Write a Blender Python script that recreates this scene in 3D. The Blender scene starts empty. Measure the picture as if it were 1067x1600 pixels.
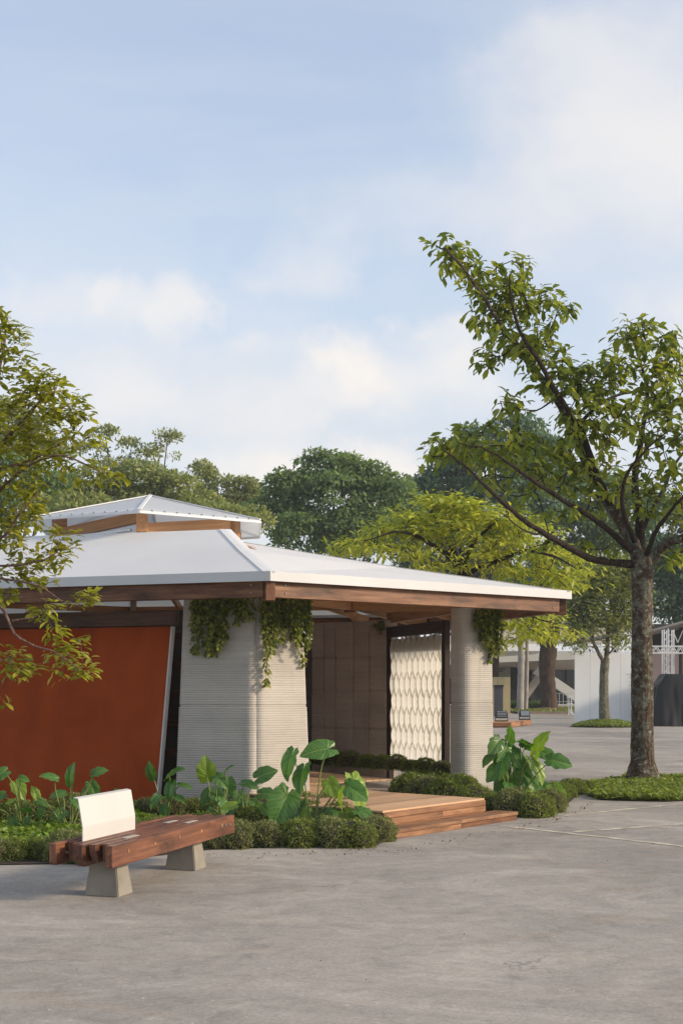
import bpy, bmesh, math, random
import numpy as np
from mathutils import Vector, Matrix
random.seed(7); np.random.seed(7)
R = math.radians
S = bpy.context.scene
COL = S.collection

# ------------------------------------------------------------------ camera, sky, sun, exposure
CAMZ, F, HX, HY = 1.7, 2000.0, 533.5, 1075.0        # eye height; focal length and principal point in photo pixels
cam = bpy.data.cameras.new('camera'); camo = bpy.data.objects.new('camera', cam); COL.objects.link(camo)
camo.location = (0, 0, CAMZ); camo.rotation_euler = (R(90), 0, 0)
cam.sensor_fit = 'VERTICAL'; cam.sensor_height = 36.0; cam.sensor_width = 24.0
cam.lens = F / 1600.0 * 36.0; cam.shift_y = (HY - 800.0) / 1600.0
cam.clip_start = 0.1; cam.clip_end = 3000
S.camera = camo

SUN_AZ, SUN_EL = R(-14), R(22)                       # direction TO the sun: angle from +X, elevation
sd = Vector((math.cos(SUN_EL) * math.cos(SUN_AZ), math.cos(SUN_EL) * math.sin(SUN_AZ), math.sin(SUN_EL)))
sl = bpy.data.lights.new('sun', 'SUN'); sl.energy = 2.4; sl.angle = R(8); sl.color = (1.0, 0.83, 0.62)
slo = bpy.data.objects.new('sun', sl); COL.objects.link(slo)
slo.rotation_euler = (-sd).to_track_quat('-Z', 'Y').to_euler()

# cloud banks seen in the photograph: centre, half-size (photo pixels), strength
CLOUDS = [(180, 455, 130, 95, .75), (295, 475, 110, 85, .75), (50, 450, 160, 110, .5), (470, 400, 150, 110, .45), (545, 590, 160, 95, 1.0), (715, 565, 160, 110, .75), (190, 600, 280, 120, .65), (420, 650, 170, 80, .55), (440, 735, 320, 75, .95), (610, 735, 200, 70, .9), (395, 545, 80, 50, .45), (660, 510, 90, 40, .4), (1010, 200, 420, 330, .75), (700, 330, 300, 90, .3), (1060, 520, 160, 130, .6), (880, 60, 200, 90, .25)]
def make_world():
    w = bpy.data.worlds.new('World'); S.world = w; w.use_nodes = True
    nt = w.node_tree; N = nt.nodes; L = nt.links; N.clear()
    out = N.new('ShaderNodeOutputWorld'); bg = N.new('ShaderNodeBackground')
    sky = N.new('ShaderNodeTexSky'); sky.sky_type = 'NISHITA'; sky.sun_disc = False
    sky.sun_elevation = SUN_EL; sky.sun_rotation = R(90) - SUN_AZ
    sky.air_density = 1.0; sky.dust_density = 1.5; sky.ozone_density = 1.2
    tc = N.new('ShaderNodeTexCoord'); sep = N.new('ShaderNodeSeparateXYZ'); L.new(tc.outputs['Generated'], sep.inputs[0])
    def math_(op, a, b=None):
        m = N.new('ShaderNodeMath'); m.operation = op
        for i, v in enumerate((a, b)):
            if v is None: continue
            if hasattr(v, 'name') and hasattr(v, 'links'): L.new(v, m.inputs[i])
            else: m.inputs[i].default_value = v
        return m.outputs[0]
    zz = math_('ADD', math_('MAXIMUM', sep.outputs[2], 0.0), 0.28)
    cx = math_('DIVIDE', sep.outputs[0], zz); cy = math_('DIVIDE', sep.outputs[1], zz)
    comb = N.new('ShaderNodeCombineXYZ'); L.new(cx, comb.inputs[0]); L.new(cy, comb.inputs[1])
    def noise(scale, detail, rough, loc, sc=(1, 1, 1), dist=0.0, src=None):
        mp = N.new('ShaderNodeMapping'); mp.inputs['Location'].default_value = loc; mp.inputs['Scale'].default_value = sc
        L.new(src or comb.outputs[0], mp.inputs[0])
        n = N.new('ShaderNodeTexNoise'); n.inputs['Scale'].default_value = scale; n.inputs['Detail'].default_value = detail
        n.inputs['Roughness'].default_value = rough; n.inputs['Distortion'].default_value = dist
        L.new(mp.outputs[0], n.inputs['Vector']); return n.outputs['Fac']
    def ramp(v, a, b, ca=(0, 0, 0, 1), cb=(1, 1, 1, 1), mode='EASE'):
        r = N.new('ShaderNodeValToRGB'); r.color_ramp.interpolation = mode
        r.color_ramp.elements[0].position = a; r.color_ramp.elements[1].position = b
        r.color_ramp.elements[0].color = ca; r.color_ramp.elements[1].color = cb
        L.new(v, r.inputs[0]); return r.outputs[0]
    veil = ramp(noise(0.55, 4, 0.5, (2.3, 0.4, 0), (1.0, 1.6, 1), 0.4), 0.30, 0.72)          # wide high veil
    streak = ramp(noise(1.1, 5, 0.55, (0.7, 3.1, 0), (0.7, 2.2, 1), 0.6), 0.42, 0.75)
    # cumulus banks over the trees: soft ellipses on the sky (x/y, z/y), broken up by noise; outside the view plain noise puffs go on
    inv = math_('DIVIDE', 1.0, math_('MAXIMUM', math_('ABSOLUTE', sep.outputs[1]), 0.05))
    pc = N.new('ShaderNodeCombineXYZ'); L.new(math_('MULTIPLY', sep.outputs[0], inv), pc.inputs[0]); L.new(math_('MULTIPLY', sep.outputs[2], inv), pc.inputs[1])
    wn = N.new('ShaderNodeTexNoise'); wn.inputs['Scale'].default_value = 9.0; wn.inputs['Detail'].default_value = 8; wn.inputs['Roughness'].default_value = .62; L.new(pc.outputs[0], wn.inputs['Vector'])
    wv = N.new('ShaderNodeVectorMath'); wv.operation = 'MULTIPLY_ADD'; L.new(wn.outputs['Color'], wv.inputs[0]); wv.inputs[1].default_value = (.22, .12, 0); L.new(pc.outputs[0], wv.inputs[2])
    tot = None
    for (px, py, rx, ry, k) in CLOUDS:
        mp = N.new('ShaderNodeMapping'); mp.vector_type = 'TEXTURE'
        mp.inputs['Location'].default_value = ((px - HX) / F + .11, (HY - py) / F + .06, 0); mp.inputs['Scale'].default_value = (rx / F, ry / F, 1)
        L.new(wv.outputs[0], mp.inputs[0])
        ln = N.new('ShaderNodeVectorMath'); ln.operation = 'LENGTH'; L.new(mp.outputs[0], ln.inputs[0])
        c = math_('MULTIPLY', ramp(ln.outputs['Value'], .0, 1.15, (1, 1, 1, 1), (0, 0, 0, 1)), k)
        tot = c if tot is None else math_('SUBTRACT', math_('ADD', tot, c), math_('MULTIPLY', tot, c))
    puff = ramp(noise(5.0, 4, 0.45, (3.67, 0.2, 0.86), (1.0, 0.7, 1.6), 0.15, tc.outputs['Generated']), 0.52, 0.70)
    low = ramp(sep.outputs[2], 0.14, 0.5, (1, 1, 1, 1), (0, 0, 0, 1))
    pufflow = math_('MAXIMUM', math_('MULTIPLY', math_('MULTIPLY', puff, low), .35), tot)
    amt = math_('MINIMUM', math_('ADD', math_('MULTIPLY', veil, 0.30), math_('ADD', math_('MULTIPLY', streak, 0.34), 0.38)), 0.95)
    m1 = N.new('ShaderNodeMixRGB'); L.new(amt, m1.inputs[0]); L.new(sky.outputs[0], m1.inputs[1]); m1.inputs[2].default_value = (2.75, 2.93, 3.26, 1)
    hz = ramp(sep.outputs[2], 0.02, 0.42, (0.6, 0.6, 0.6, 1), (0, 0, 0, 1))
    m2 = N.new('ShaderNodeMixRGB'); L.new(hz, m2.inputs[0]); L.new(m1.outputs[0], m2.inputs[1]); m2.inputs[2].default_value = (3.0, 3.0, 3.04, 1)
    m3 = N.new('ShaderNodeMixRGB'); L.new(pufflow, m3.inputs[0]); L.new(m2.outputs[0], m3.inputs[1]); m3.inputs[2].default_value = (3.7, 3.54, 3.4, 1)
    L.new(m3.outputs[0], bg.inputs[0]); bg.inputs[1].default_value = 0.15
    L.new(bg.outputs[0], out.inputs[0])
make_world()
S.view_settings.view_transform = 'Standard'; S.view_settings.look = 'None'
S.view_settings.gamma = 1.0; S.view_settings.use_curve_mapping = False
S.view_settings.exposure = 0.80

# ------------------------------------------------------------------ helpers
def P(px, py, Y): return Vector(((px - HX) / F * Y, Y, CAMZ - (py - HY) / F * Y))
def G(px, py, z=0.0):
    Y = (CAMZ - z) * F / (py - HY); return Vector(((px - HX) / F * Y, Y, z))

WORLD = {}                                            # world origin of every object made here
def put(o, parent, origin):
    o.parent = parent
    po = WORLD[parent.name] if parent else Vector((0, 0, 0))
    o.location = Vector(origin) - po; WORLD[o.name] = Vector(origin)
    return o
def empty(name, loc, label, cat, group=None):
    o = bpy.data.objects.new(name, None); COL.objects.link(o); o.location = loc; WORLD[o.name] = Vector(loc)
    o.empty_display_size = 0.2
    return tag(o, label, cat, group)
def tag(o, label=None, cat=None, group=None, kind=None):
    if label: o['label'] = label
    if cat: o['category'] = cat
    if group: o['group'] = group
    if kind: o['kind'] = kind
    return o
def npmesh(name, V, F4):
    V = np.asarray(V, dtype=np.float32); F4 = np.asarray(F4, dtype=np.int32); n = F4.shape[1]
    m = bpy.data.meshes.new(name)
    m.vertices.add(len(V)); m.vertices.foreach_set('co', V.ravel())
    m.loops.add(F4.size); m.loops.foreach_set('vertex_index', F4.ravel())
    m.polygons.add(len(F4)); m.polygons.foreach_set('loop_start', np.arange(0, F4.size, n, dtype=np.int32))
    m.update(calc_edges=True)
    return m
def link(name, me, mat, parent=None, origin=(0, 0, 0), smooth=False):
    if mat is not None and not me.materials: me.materials.append(mat)
    o = bpy.data.objects.new(name, me); COL.objects.link(o)
    if smooth: me.polygons.foreach_set('use_smooth', [True] * len(me.polygons))
    return put(o, parent, origin)
def wmesh(name, V, faces, mat, parent=None, smooth=False, base=True):
    """mesh from world coordinates; origin at its bottom centre"""
    V = np.asarray([tuple(v) for v in V], dtype=np.float64)
    lo, hi = V.min(0), V.max(0); og = np.array(((lo[0] + hi[0]) / 2, (lo[1] + hi[1]) / 2, lo[2]))
    if isinstance(faces, np.ndarray): me = npmesh(name, V - og, faces)
    else:
        me = bpy.data.meshes.new(name); me.from_pydata([tuple(v) for v in (V - og)], [], faces); me.update()
    return link(name, me, mat, parent, og, smooth)
BOX = {}
def box_mesh(lx, ly, lz, bev):
    k = (round(lx, 3), round(ly, 3), round(lz, 3), round(bev, 4))
    if k not in BOX:
        bm = bmesh.new(); bmesh.ops.create_cube(bm, size=1.0)
        bmesh.ops.scale(bm, vec=(lx, ly, lz), verts=bm.verts)
        if bev > 0: bmesh.ops.bevel(bm, geom=bm.edges[:], offset=bev, segments=1, affect='EDGES')
        me = bpy.data.meshes.new('box'); bm.to_mesh(me); bm.free(); BOX[k] = {}
        BOX[k]['proto'] = me
    return BOX[k]
def box(name, c, dims, mat, parent=None, yaw=0.0, bev=0.006, rot=None):
    d = box_mesh(*dims, min(bev, min(dims) * 0.3)); mk = mat.name
    if mk not in d:
        m = d['proto'].copy(); m.materials.append(mat); d[mk] = m
    o = bpy.data.objects.new(name, d[mk]); COL.objects.link(o); put(o, parent, c)
    o.rotation_euler = rot.to_euler() if rot is not None else (0, 0, yaw)
    return o
def beam(name, p0, p1, w, h, mat, parent=None, bev=0.006, up=Vector((0, 0, 1))):
    """timber from p0 to p1 (centre line); w horizontal width, h height"""
    p0, p1 = Vector(p0), Vector(p1); x = (p1 - p0); Ln = x.length; x.normalize()
    y = up.cross(x).normalized(); z = x.cross(y)
    M = Matrix((x, y, z)).transposed()
    return box(name, (p0 + p1) / 2, (Ln, w, h), mat, parent, bev=bev, rot=M)
def prism(name, pts, dz, mat, parent=None):
    """flat (or warped) polygon of world points with thickness dz downwards"""
    n = len(pts); V = [Vector(p) for p in pts] + [Vector(p) - Vector((0, 0, dz)) for p in pts]
    Fc = [list(range(n)), list(range(2 * n - 1, n - 1, -1))] + [[i, i + n, (i + 1) % n + n, (i + 1) % n] for i in range(n)]
    o = wmesh(name, V, Fc, mat, parent)
    bm = bmesh.new(); bm.from_mesh(o.data); bmesh.ops.recalc_face_normals(bm, faces=bm.faces); bm.to_mesh(o.data); bm.free()
    return o
def tube_arrays(paths, sides=7):
    """paths: list of (points Nx3, radii N) -> V, quads"""
    VV, QQ, off = [], [], 0
    ang = np.linspace(0, 2 * np.pi, sides, endpoint=False)
    for pts, rad in paths:
        pts = np.asarray(pts, float); rad = np.asarray(rad, float); n = len(pts)
        t = np.gradient(pts, axis=0); t /= np.linalg.norm(t, axis=1)[:, None] + 1e-9
        ref = np.tile(np.array([0.31, 0.87, 0.12]), (n, 1))
        a = np.cross(t, ref); a /= np.linalg.norm(a, axis=1)[:, None] + 1e-9
        b = np.cross(t, a)
        ring = pts[:, None, :] + rad[:, None, None] * (np.cos(ang)[None, :, None] * a[:, None, :] + np.sin(ang)[None, :, None] * b[:, None, :])
        VV.append(ring.reshape(-1, 3))
        i = np.arange(n - 1)[:, None] * sides; j = np.arange(sides)[None, :]; j2 = (j + 1) % sides
        QQ.append(np.stack([i + j, i + j2, i + sides + j2, i + sides + j], -1).reshape(-1, 4) + off)
        off += n * sides
    return np.concatenate(VV), np.concatenate(QQ)
def spline(pts, n):
    """Catmull-Rom through the points, n samples"""
    p = np.asarray([tuple(q) for q in pts], float)
    if len(p) == 2: return p[0] + (p[1] - p[0]) * np.linspace(0, 1, n)[:, None]
    q = np.vstack([2 * p[0] - p[1], p, 2 * p[-1] - p[-2]]); m = len(p) - 1
    out = []
    for u in np.linspace(0, m - 1e-6, n):
        k = int(u); f = u - k; a, b, c, d = q[k], q[k + 1], q[k + 2], q[k + 3]
        out.append(0.5 * ((2 * b) + (c - a) * f + (2 * a - 5 * b + 4 * c - d) * f * f + (3 * b - a - 3 * c + d) * f ** 3))
    return np.array(out)
def unit(v): return v / (np.linalg.norm(v, axis=-1, keepdims=True) + 1e-9)
def leaf_arrays(pos, ax, nor, ln, wd, shape='ovate'):
    """many leaves: pos base, ax axis, nor approx normal, ln length, wd width -> V, quads (fold along midrib, tip droops)"""
    ax = unit(ax); sd_ = unit(np.cross(nor, ax)); nr = np.cross(ax, sd_)
    ln = ln[:, None]; wd = wd[:, None]
    if shape == 'simple':                                # 5 verts, 2 quads
        p = [pos, pos + ax * ln * .5 + sd_ * wd * .5 + nr * wd * .12, pos + ax * ln - nr * ln * .08, pos + ax * ln * .5 - sd_ * wd * .5 + nr * wd * .12, pos + ax * ln * .5]
        V = np.stack(p, 1); q = np.array([[0, 1, 2, 4], [0, 4, 2, 3]])
    else:                                                # 9 verts, 6 quads: obovate with a point
        k1, k2, w1, w2 = (.32, .70, .36, .46) if shape == 'obovate' else (.25, .62, .42, .40)
        d = nr * ln
        p = [pos, pos + ax * ln * k1, pos + ax * ln * k2 - d * .03, pos + ax * ln - d * .12,
             pos + ax * ln * k1 + sd_ * wd * w1 + nr * wd * .13, pos + ax * ln * k2 + sd_ * wd * w2 + nr * wd * .13 - d * .03,
             pos + ax * ln * k1 - sd_ * wd * w1 + nr * wd * .13, pos + ax * ln * k2 - sd_ * wd * w2 + nr * wd * .13 - d * .03,
             pos + ax * ln * .9 - d * .09]
        V = np.stack(p, 1)
        q = np.array([[0, 4, 1, 0], [4, 5, 2, 1], [5, 3, 8, 2], [0, 1, 6, 0], [1, 2, 7, 6], [2, 8, 3, 7]])
        q = np.array([[4, 5, 2, 1], [5, 3, 8, 2], [1, 2, 7, 6], [2, 8, 3, 7], [0, 4, 1, 6]])
    n, m = V.shape[0], V.shape[1]
    Q = (q[None] + (np.arange(n) * m)[:, None, None]).reshape(-1, 4)
    return V.reshape(-1, 3), Q
ORD = ['first', 'second', 'third', 'fourth', 'fifth', 'sixth', 'seventh', 'eighth', 'ninth', 'tenth', 'eleventh', 'twelfth', 'thirteenth', 'fourteenth', 'fifteenth', 'sixteenth', 'seventeenth', 'eighteenth', 'nineteenth', 'twentieth']

# ------------------------------------------------------------------ materials
class NT:
    def __init__(s, name):
        s.m = bpy.data.materials.new(name); s.m.use_nodes = True; s.t = s.m.node_tree; s.N = s.t.nodes; s.L = s.t.links; s.N.clear()
        s.out = s.N.new('ShaderNodeOutputMaterial')
    def set(s, sock, v):
        if hasattr(v, 'links'): s.L.new(v, sock)
        else: sock.default_value = v
    def coord(s, kind='Object'): return s.N.new('ShaderNodeTexCoord').outputs[kind]
    def pos(s): return s.N.new('ShaderNodeNewGeometry').outputs['Position']
    def rnd(s): return s.N.new('ShaderNodeObjectInfo').outputs['Random']
    def island(s): return s.N.new('ShaderNodeNewGeometry').outputs['Random Per Island']
    def mapping(s, v, scale=(1, 1, 1), loc=(0, 0, 0), rot=(0, 0, 0)):
        m = s.N.new('ShaderNodeMapping'); m.inputs['Location'].default_value = loc; m.inputs['Rotation'].default_value = rot
        m.inputs['Scale'].default_value = scale; s.L.new(v, m.inputs[0]); return m.outputs[0]
    def noise(s, v, scale, detail=4, rough=.55, dist=0, w=None):
        n = s.N.new('ShaderNodeTexNoise'); n.inputs['Scale'].default_value = scale; n.inputs['Detail'].default_value = detail
        n.inputs['Roughness'].default_value = rough; n.inputs['Distortion'].default_value = dist
        if w is not None: n.noise_dimensions = '4D'; s.set(n.inputs['W'], w)
        s.L.new(v, n.inputs['Vector']); return n.outputs['Fac']
    def voro(s, v, scale, feature='F1', rnd=1.0):
        n = s.N.new('ShaderNodeTexVoronoi'); n.feature = feature; n.inputs['Scale'].default_value = scale
        if 'Randomness' in n.inputs: n.inputs['Randomness'].default_value = rnd
        s.L.new(v, n.inputs['Vector']); return n.outputs['Distance']
    def ramp(s, v, stops, mode='LINEAR'):
        r = s.N.new('ShaderNodeValToRGB'); cr = r.color_ramp; cr.interpolation = mode
        while len(cr.elements) < len(stops): cr.elements.new(0.5)
        for e, (p, c) in zip(cr.elements, stops):
            e.position = p; e.color = (c, c, c, 1) if isinstance(c, (int, float)) else (*c, 1)
        s.L.new(v, r.inputs[0]); return r.outputs[0]
    def math(s, op, a, b=0.0, clamp=False):
        m = s.N.new('ShaderNodeMath'); m.operation = op; m.use_clamp = clamp; s.set(m.inputs[0], a); s.set(m.inputs[1], b); return m.outputs[0]
    def mix(s, f, a, b, mode='MIX'):
        m = s.N.new('ShaderNodeMixRGB'); m.blend_type = mode; s.set(m.inputs[0], f)
        for i, c in ((1, a), (2, b)): s.set(m.inputs[i], (*c, 1) if isinstance(c, tuple) and len(c) == 3 else c)
        return m.outputs[0]
    def bump(s, h, strength=.3, dist=.01):
        b = s.N.new('ShaderNodeBump'); b.inputs['Strength'].default_value = strength; b.inputs['Distance'].default_value = dist
        s.L.new(h, b.inputs['Height']); return b.outputs[0]
    def bsdf(s, col, rough=.7, normal=None, metal=0.0, spec=.4, coat=0.0):
        b = s.N.new('ShaderNodeBsdfPrincipled')
        s.set(b.inputs['Base Color'], (*col, 1) if isinstance(col, tuple) else col); s.set(b.inputs['Roughness'], rough)
        b.inputs['Metallic'].default_value = metal; b.inputs['Specular IOR Level'].default_value = spec
        b.inputs['Coat Weight'].default_value = coat
        if normal is not None: s.L.new(normal, b.inputs['Normal'])
        return b.outputs[0]
    def done(s, sh): s.L.new(sh, s.out.inputs[0]); return s.m
def mat_plain(name, c, rough=.6, var=.08, scale=3, metal=0.0, bump=0.0, spec=.4):
    t = NT(name); v = t.coord('Object'); n = t.noise(v, scale, 5, .6, w=t.math('MULTIPLY', t.rnd(), 37.0))
    col = t.mix(1.0, tuple(c), t.ramp(n, [(.25, 1 - var * 2), (.75, 1 + var)]), 'MULTIPLY')
    nm = t.bump(t.noise(v, scale * 14, 4), bump, .004) if bump else None
    return t.done(t.bsdf(col, rough, nm, metal, spec))
def mat_wood(name, dark, mid, light, rough=.55, grain=1.0, stain=.0, coat=0.0):
    """grain runs along local X, metres"""
    t = NT(name); v = t.coord('Object'); w = t.math('MULTIPLY', t.rnd(), 91.0)
    g1 = t.noise(t.mapping(v, (1.1 * grain, 17 * grain, 17 * grain)), 1.0, 6, .65, .8, w=w)
    g2 = t.noise(t.mapping(v, (2.5 * grain, 70 * grain, 70 * grain)), 1.0, 4, .6, .3, w=w)
    col = t.ramp(t.mix(.3, g1, g2), [(.28, dark), (.5, mid), (.72, light)])
    col = t.mix(1.0, col, t.ramp(t.rnd(), [(0, .72), (1, 1.2)]), 'MULTIPLY')
    if stain:
        s_ = t.noise(t.mapping(v, (1.6, 3, 5)), 1.0, 5, .6, .5, w=w)
        col = t.mix(t.ramp(s_, [(.45, 0.0), (.68, stain)]), col, tuple(x * .35 for x in dark))
    return t.done(t.bsdf(col, t.ramp(g1, [(.3, rough + .12), (.7, rough - .08)]), t.bump(g2, .35, .003), 0, .4, coat))
def mat_leaf(name, cols, trans=.35, rough=.45, sat=None, spec=.35):
    """cols: dark, mid, light; per-leaf variation"""
    t = NT(name); r = t.island()
    big = t.noise(t.pos(), .9, 2, .5)
    f = t.math('ADD', t.math('MULTIPLY', r, .65), t.math('MULTIPLY', big, .45))
    col = t.ramp(f, [(.1, cols[0]), (.5, cols[1]), (.9, cols[2])] + ([(.97, cols[3])] if len(cols) > 3 else []))
    b = t.bsdf(col, rough, None, 0, spec)
    tr = t.N.new('ShaderNodeBsdfTranslucent'); t.L.new(t.mix(1.0, col, (1.5, 1.5, .75), 'MULTIPLY'), tr.inputs[0])
    mx = t.N.new('ShaderNodeMixShader'); mx.inputs[0].default_value = trans; t.L.new(b, mx.inputs[1]); t.L.new(tr.outputs[0], mx.inputs[2])
    return t.done(mx.outputs[0])
def mat_bark(name, dark, mid, light, scale=1.0, lichen=None):
    t = NT(name); v = t.pos()
    a = t.noise(t.mapping(v, (14 * scale, 14 * scale, 5 * scale)), 1.0, 8, .75, 1.0)
    c = t.voro(t.mapping(v, (16 * scale, 16 * scale, 6 * scale)), 1.0)
    col = t.ramp(a, [(.3, dark), (.52, mid), (.72, light)])
    if lichen:
        l = t.noise(v, 7 * scale, 5, .65)
        col = t.mix(t.ramp(l, [(.47, 0.0), (.62, .8)]), col, lichen)
        l2 = t.noise(v, 17 * scale, 4, .6); col = t.mix(t.ramp(l2, [(.60, 0.0), (.66, .7)]), col, (.40, .41, .34)); l3 = t.noise(v, 12 * scale, 4, .65); col = t.mix(t.ramp(l3, [(.54, 0.0), (.66, .8)]), col, (.018, .012, .008))
    h = t.mix(.5, a, c)
    return t.done(t.bsdf(col, .9, t.bump(h, 1.0, .06), 0, .2))

def m_asphalt():
    t = NT('asphalt'); v = t.pos()
    big = t.noise(v, .16, 5, .6, .6); mid = t.noise(t.mapping(v, (.5, 1.5, 1)), 1.1, 6, .65, .6); fine = t.noise(v, 34, 4, .75); grit = t.voro(v, 130)
    col = t.ramp(big, [(.34, (.205, .192, .178)), (.5, (.275, .257, .236)), (.66, (.335, .31, .282))])
    n2 = t.noise(t.mapping(v, (.8, 1.1, 1), (4.1, 2.2, 0)), .55, 7, .72, 1.2)                     # worn, pale and dark blotches
    col = t.mix(t.ramp(n2, [(.50, 0.0), (.66, .75)]), col, (.40, .372, .34))
    col = t.mix(t.ramp(n2, [(.30, .65), (.44, 0.0)]), col, (.165, .152, .14))
    col = t.mix(t.ramp(mid, [(.50, .0), (.72, .5)]), col, (.37, .335, .295))
    col = t.mix(t.ramp(t.noise(t.mapping(v, (.6, 1.5, 1), (13.2, 5, 0)), .9, 6, .7, 1.4), [(.56, 0.0), (.70, .4)]), col, (.30, .235, .175))
    n3 = t.noise(v, 5.5, 6, .7, .8); col = t.mix(.75, col, t.ramp(n3, [(.30, .76), (.5, 1.0), (.70, 1.18)]), 'MULTIPLY')
    col = t.mix(.75, col, t.ramp(fine, [(.28, .72), (.5, 1.0), (.72, 1.24)]), 'MULTIPLY')
    col = t.mix(t.ramp(grit, [(.04, .55), (.16, 0.0)]), col, (.11, .10, .095))
    col = t.mix(t.ramp(t.noise(v, 19, 2, .5), [(.70, 0.0), (.75, .6)]), col, (.52, .50, .47))
    sm = t.noise(t.mapping(v, (2.2, 6.5, 1), (1.2, 7, 0), (0, 0, .15)), .7, 4, .6, .6); col = t.mix(t.ramp(sm, [(.68, 0.0), (.76, .6)]), col, (.50, .48, .46))
    col = t.mix(1.0, col, (1.13, 1.09, 1.04), 'MULTIPLY')
    crk = t.N.new('ShaderNodeTexVoronoi'); crk.feature = 'DISTANCE_TO_EDGE'; crk.inputs['Scale'].default_value = .42
    wob = t.N.new('ShaderNodeVectorMath'); wob.operation = 'ADD'
    nn = t.N.new('ShaderNodeTexNoise'); nn.inputs['Scale'].default_value = 1.3; nn.inputs['Detail'].default_value = 6; t.L.new(v, nn.inputs['Vector'])
    sc = t.N.new('ShaderNodeVectorMath'); sc.operation = 'SCALE'; sc.inputs['Scale'].default_value = 1.3; t.L.new(nn.outputs['Color'], sc.inputs[0])
    t.L.new(v, wob.inputs[0]); t.L.new(sc.outputs[0], wob.inputs[1]); t.L.new(wob.outputs[0], crk.inputs['Vector'])
    mask = t.ramp(t.noise(v, .35, 3, .5), [(.50, 0.0), (.60, 1.0)])
    ck = t.math('MULTIPLY', t.ramp(crk.outputs['Distance'], [(0.0, .45), (.008, 0.0)]), mask)
    col = t.mix(ck, col, (.07, .065, .06))
    h = t.mix(.5, fine, grit)
    return t.done(t.bsdf(col, t.ramp(mid, [(.3, .92), (.7, .78)]), t.bump(h, .35, .006), 0, .25))
def m_printed(name, base, warm=.06):
    t = NT(name); v = t.coord('Object'); w = t.math('MULTIPLY', t.rnd(), 53.0)
    big = t.noise(t.mapping(v, (1.2, 1.2, .9)), 1.0, 5, .6, .4, w=w); lay = t.noise(t.mapping(v, (.9, .9, 24)), 1.0, 4, .6, .2, w=w); fine = t.noise(v, 60, 4, .6)
    col = t.mix(1.0, tuple(base), t.ramp(big, [(.25, .80), (.5, 1.0), (.78, 1.12)]), 'MULTIPLY')
    col = t.mix(1.0, col, t.ramp(lay, [(.28, .93), (.5, 1.0), (.72, 1.05)]), 'MULTIPLY')
    band = t.noise(t.mapping(v, (.15, .15, 1.7)), 1.0, 3, .6, .1, w=w); col = t.mix(1.0, col, t.ramp(band, [(.3, .86), (.5, 1.0), (.7, 1.12)]), 'MULTIPLY')
    st = t.noise(t.mapping(v, (5, 5, .5)), 1.0, 5, .65, .3, w=w)
    col = t.mix(t.ramp(st, [(.58, 0.0), (.75, .35)]), col, tuple(x * .62 for x in base))
    return t.done(t.bsdf(col, .92, t.bump(fine, .2, .003), 0, .2))
def m_red():
    t = NT('red_plaster'); v = t.coord('Object')
    a = t.noise(t.mapping(v, (1, 1, .55)), 1.7, 7, .66, .7); b = t.noise(t.mapping(v, (3.5, 3.5, .35)), 1.0, 5, .65, .4)
    col = t.ramp(a, [(.28, (.26, .043, .009)), (.5, (.325, .056, .011)), (.74, (.385, .074, .016))])
    col = t.mix(t.ramp(b, [(.55, 0.0), (.75, .35)]), col, (.175, .028, .008))
    return t.done(t.bsdf(col, .78, t.bump(t.noise(v, 18, 5, .6), .2, .006), 0, .12))
def m_membrane():
    t = NT('white_membrane'); v = t.pos()
    n = t.noise(v, .8, 4, .55); s_ = t.noise(t.mapping(v, (.7, 2.4, 1)), 1.6, 5, .6)
    col = t.mix(1.0, (.82, .825, .83), t.ramp(n, [(.3, .93), (.7, 1.03)]), 'MULTIPLY')
    col = t.mix(t.ramp(s_, [(.58, 0.0), (.8, .18)]), col, (.60, .59, .56))
    b = t.bsdf(col, .55, t.bump(n, .15, .03), 0, .3)
    tr = t.N.new('ShaderNodeBsdfTranslucent'); tr.inputs[0].default_value = (.80, .78, .72, 1)
    mx = t.N.new('ShaderNodeMixShader'); mx.inputs[0].default_value = .24; t.L.new(b, mx.inputs[1]); t.L.new(tr.outputs[0], mx.inputs[2])
    return t.done(mx.outputs[0])
def m_poly():
    t = NT('lantern_sheet'); b = t.bsdf((.80, .82, .84), .3, None, 0, .5)
    tr = t.N.new('ShaderNodeBsdfTranslucent'); tr.inputs[0].default_value = (.80, .82, .84, 1)
    mx = t.N.new('ShaderNodeMixShader'); mx.inputs[0].default_value = .5; t.L.new(b, mx.inputs[1]); t.L.new(tr.outputs[0], mx.inputs[2])
    tp = t.N.new('ShaderNodeBsdfTransparent'); m2 = t.N.new('ShaderNodeMixShader'); m2.inputs[0].default_value = .10
    t.L.new(mx.outputs[0], m2.inputs[1]); t.L.new(tp.outputs[0], m2.inputs[2])
    return t.done(m2.outputs[0])
def m_petal(name='petal_felt', base=(.86, .84, .78), trans=.62):
    t = NT(name); v = t.coord('Object')
    col = t.mix(1.0, tuple(base), t.ramp(t.rnd(), [(0, .93), (1, 1.04)]), 'MULTIPLY')
    b = t.bsdf(col, .85, None, 0, .2)
    tr = t.N.new('ShaderNodeBsdfTranslucent'); tr.inputs[0].default_value = (*base, 1)
    mx = t.N.new('ShaderNodeMixShader'); mx.inputs[0].default_value = trans; t.L.new(b, mx.inputs[1]); t.L.new(tr.outputs[0], mx.inputs[2])
    return t.done(mx.outputs[0])
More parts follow.
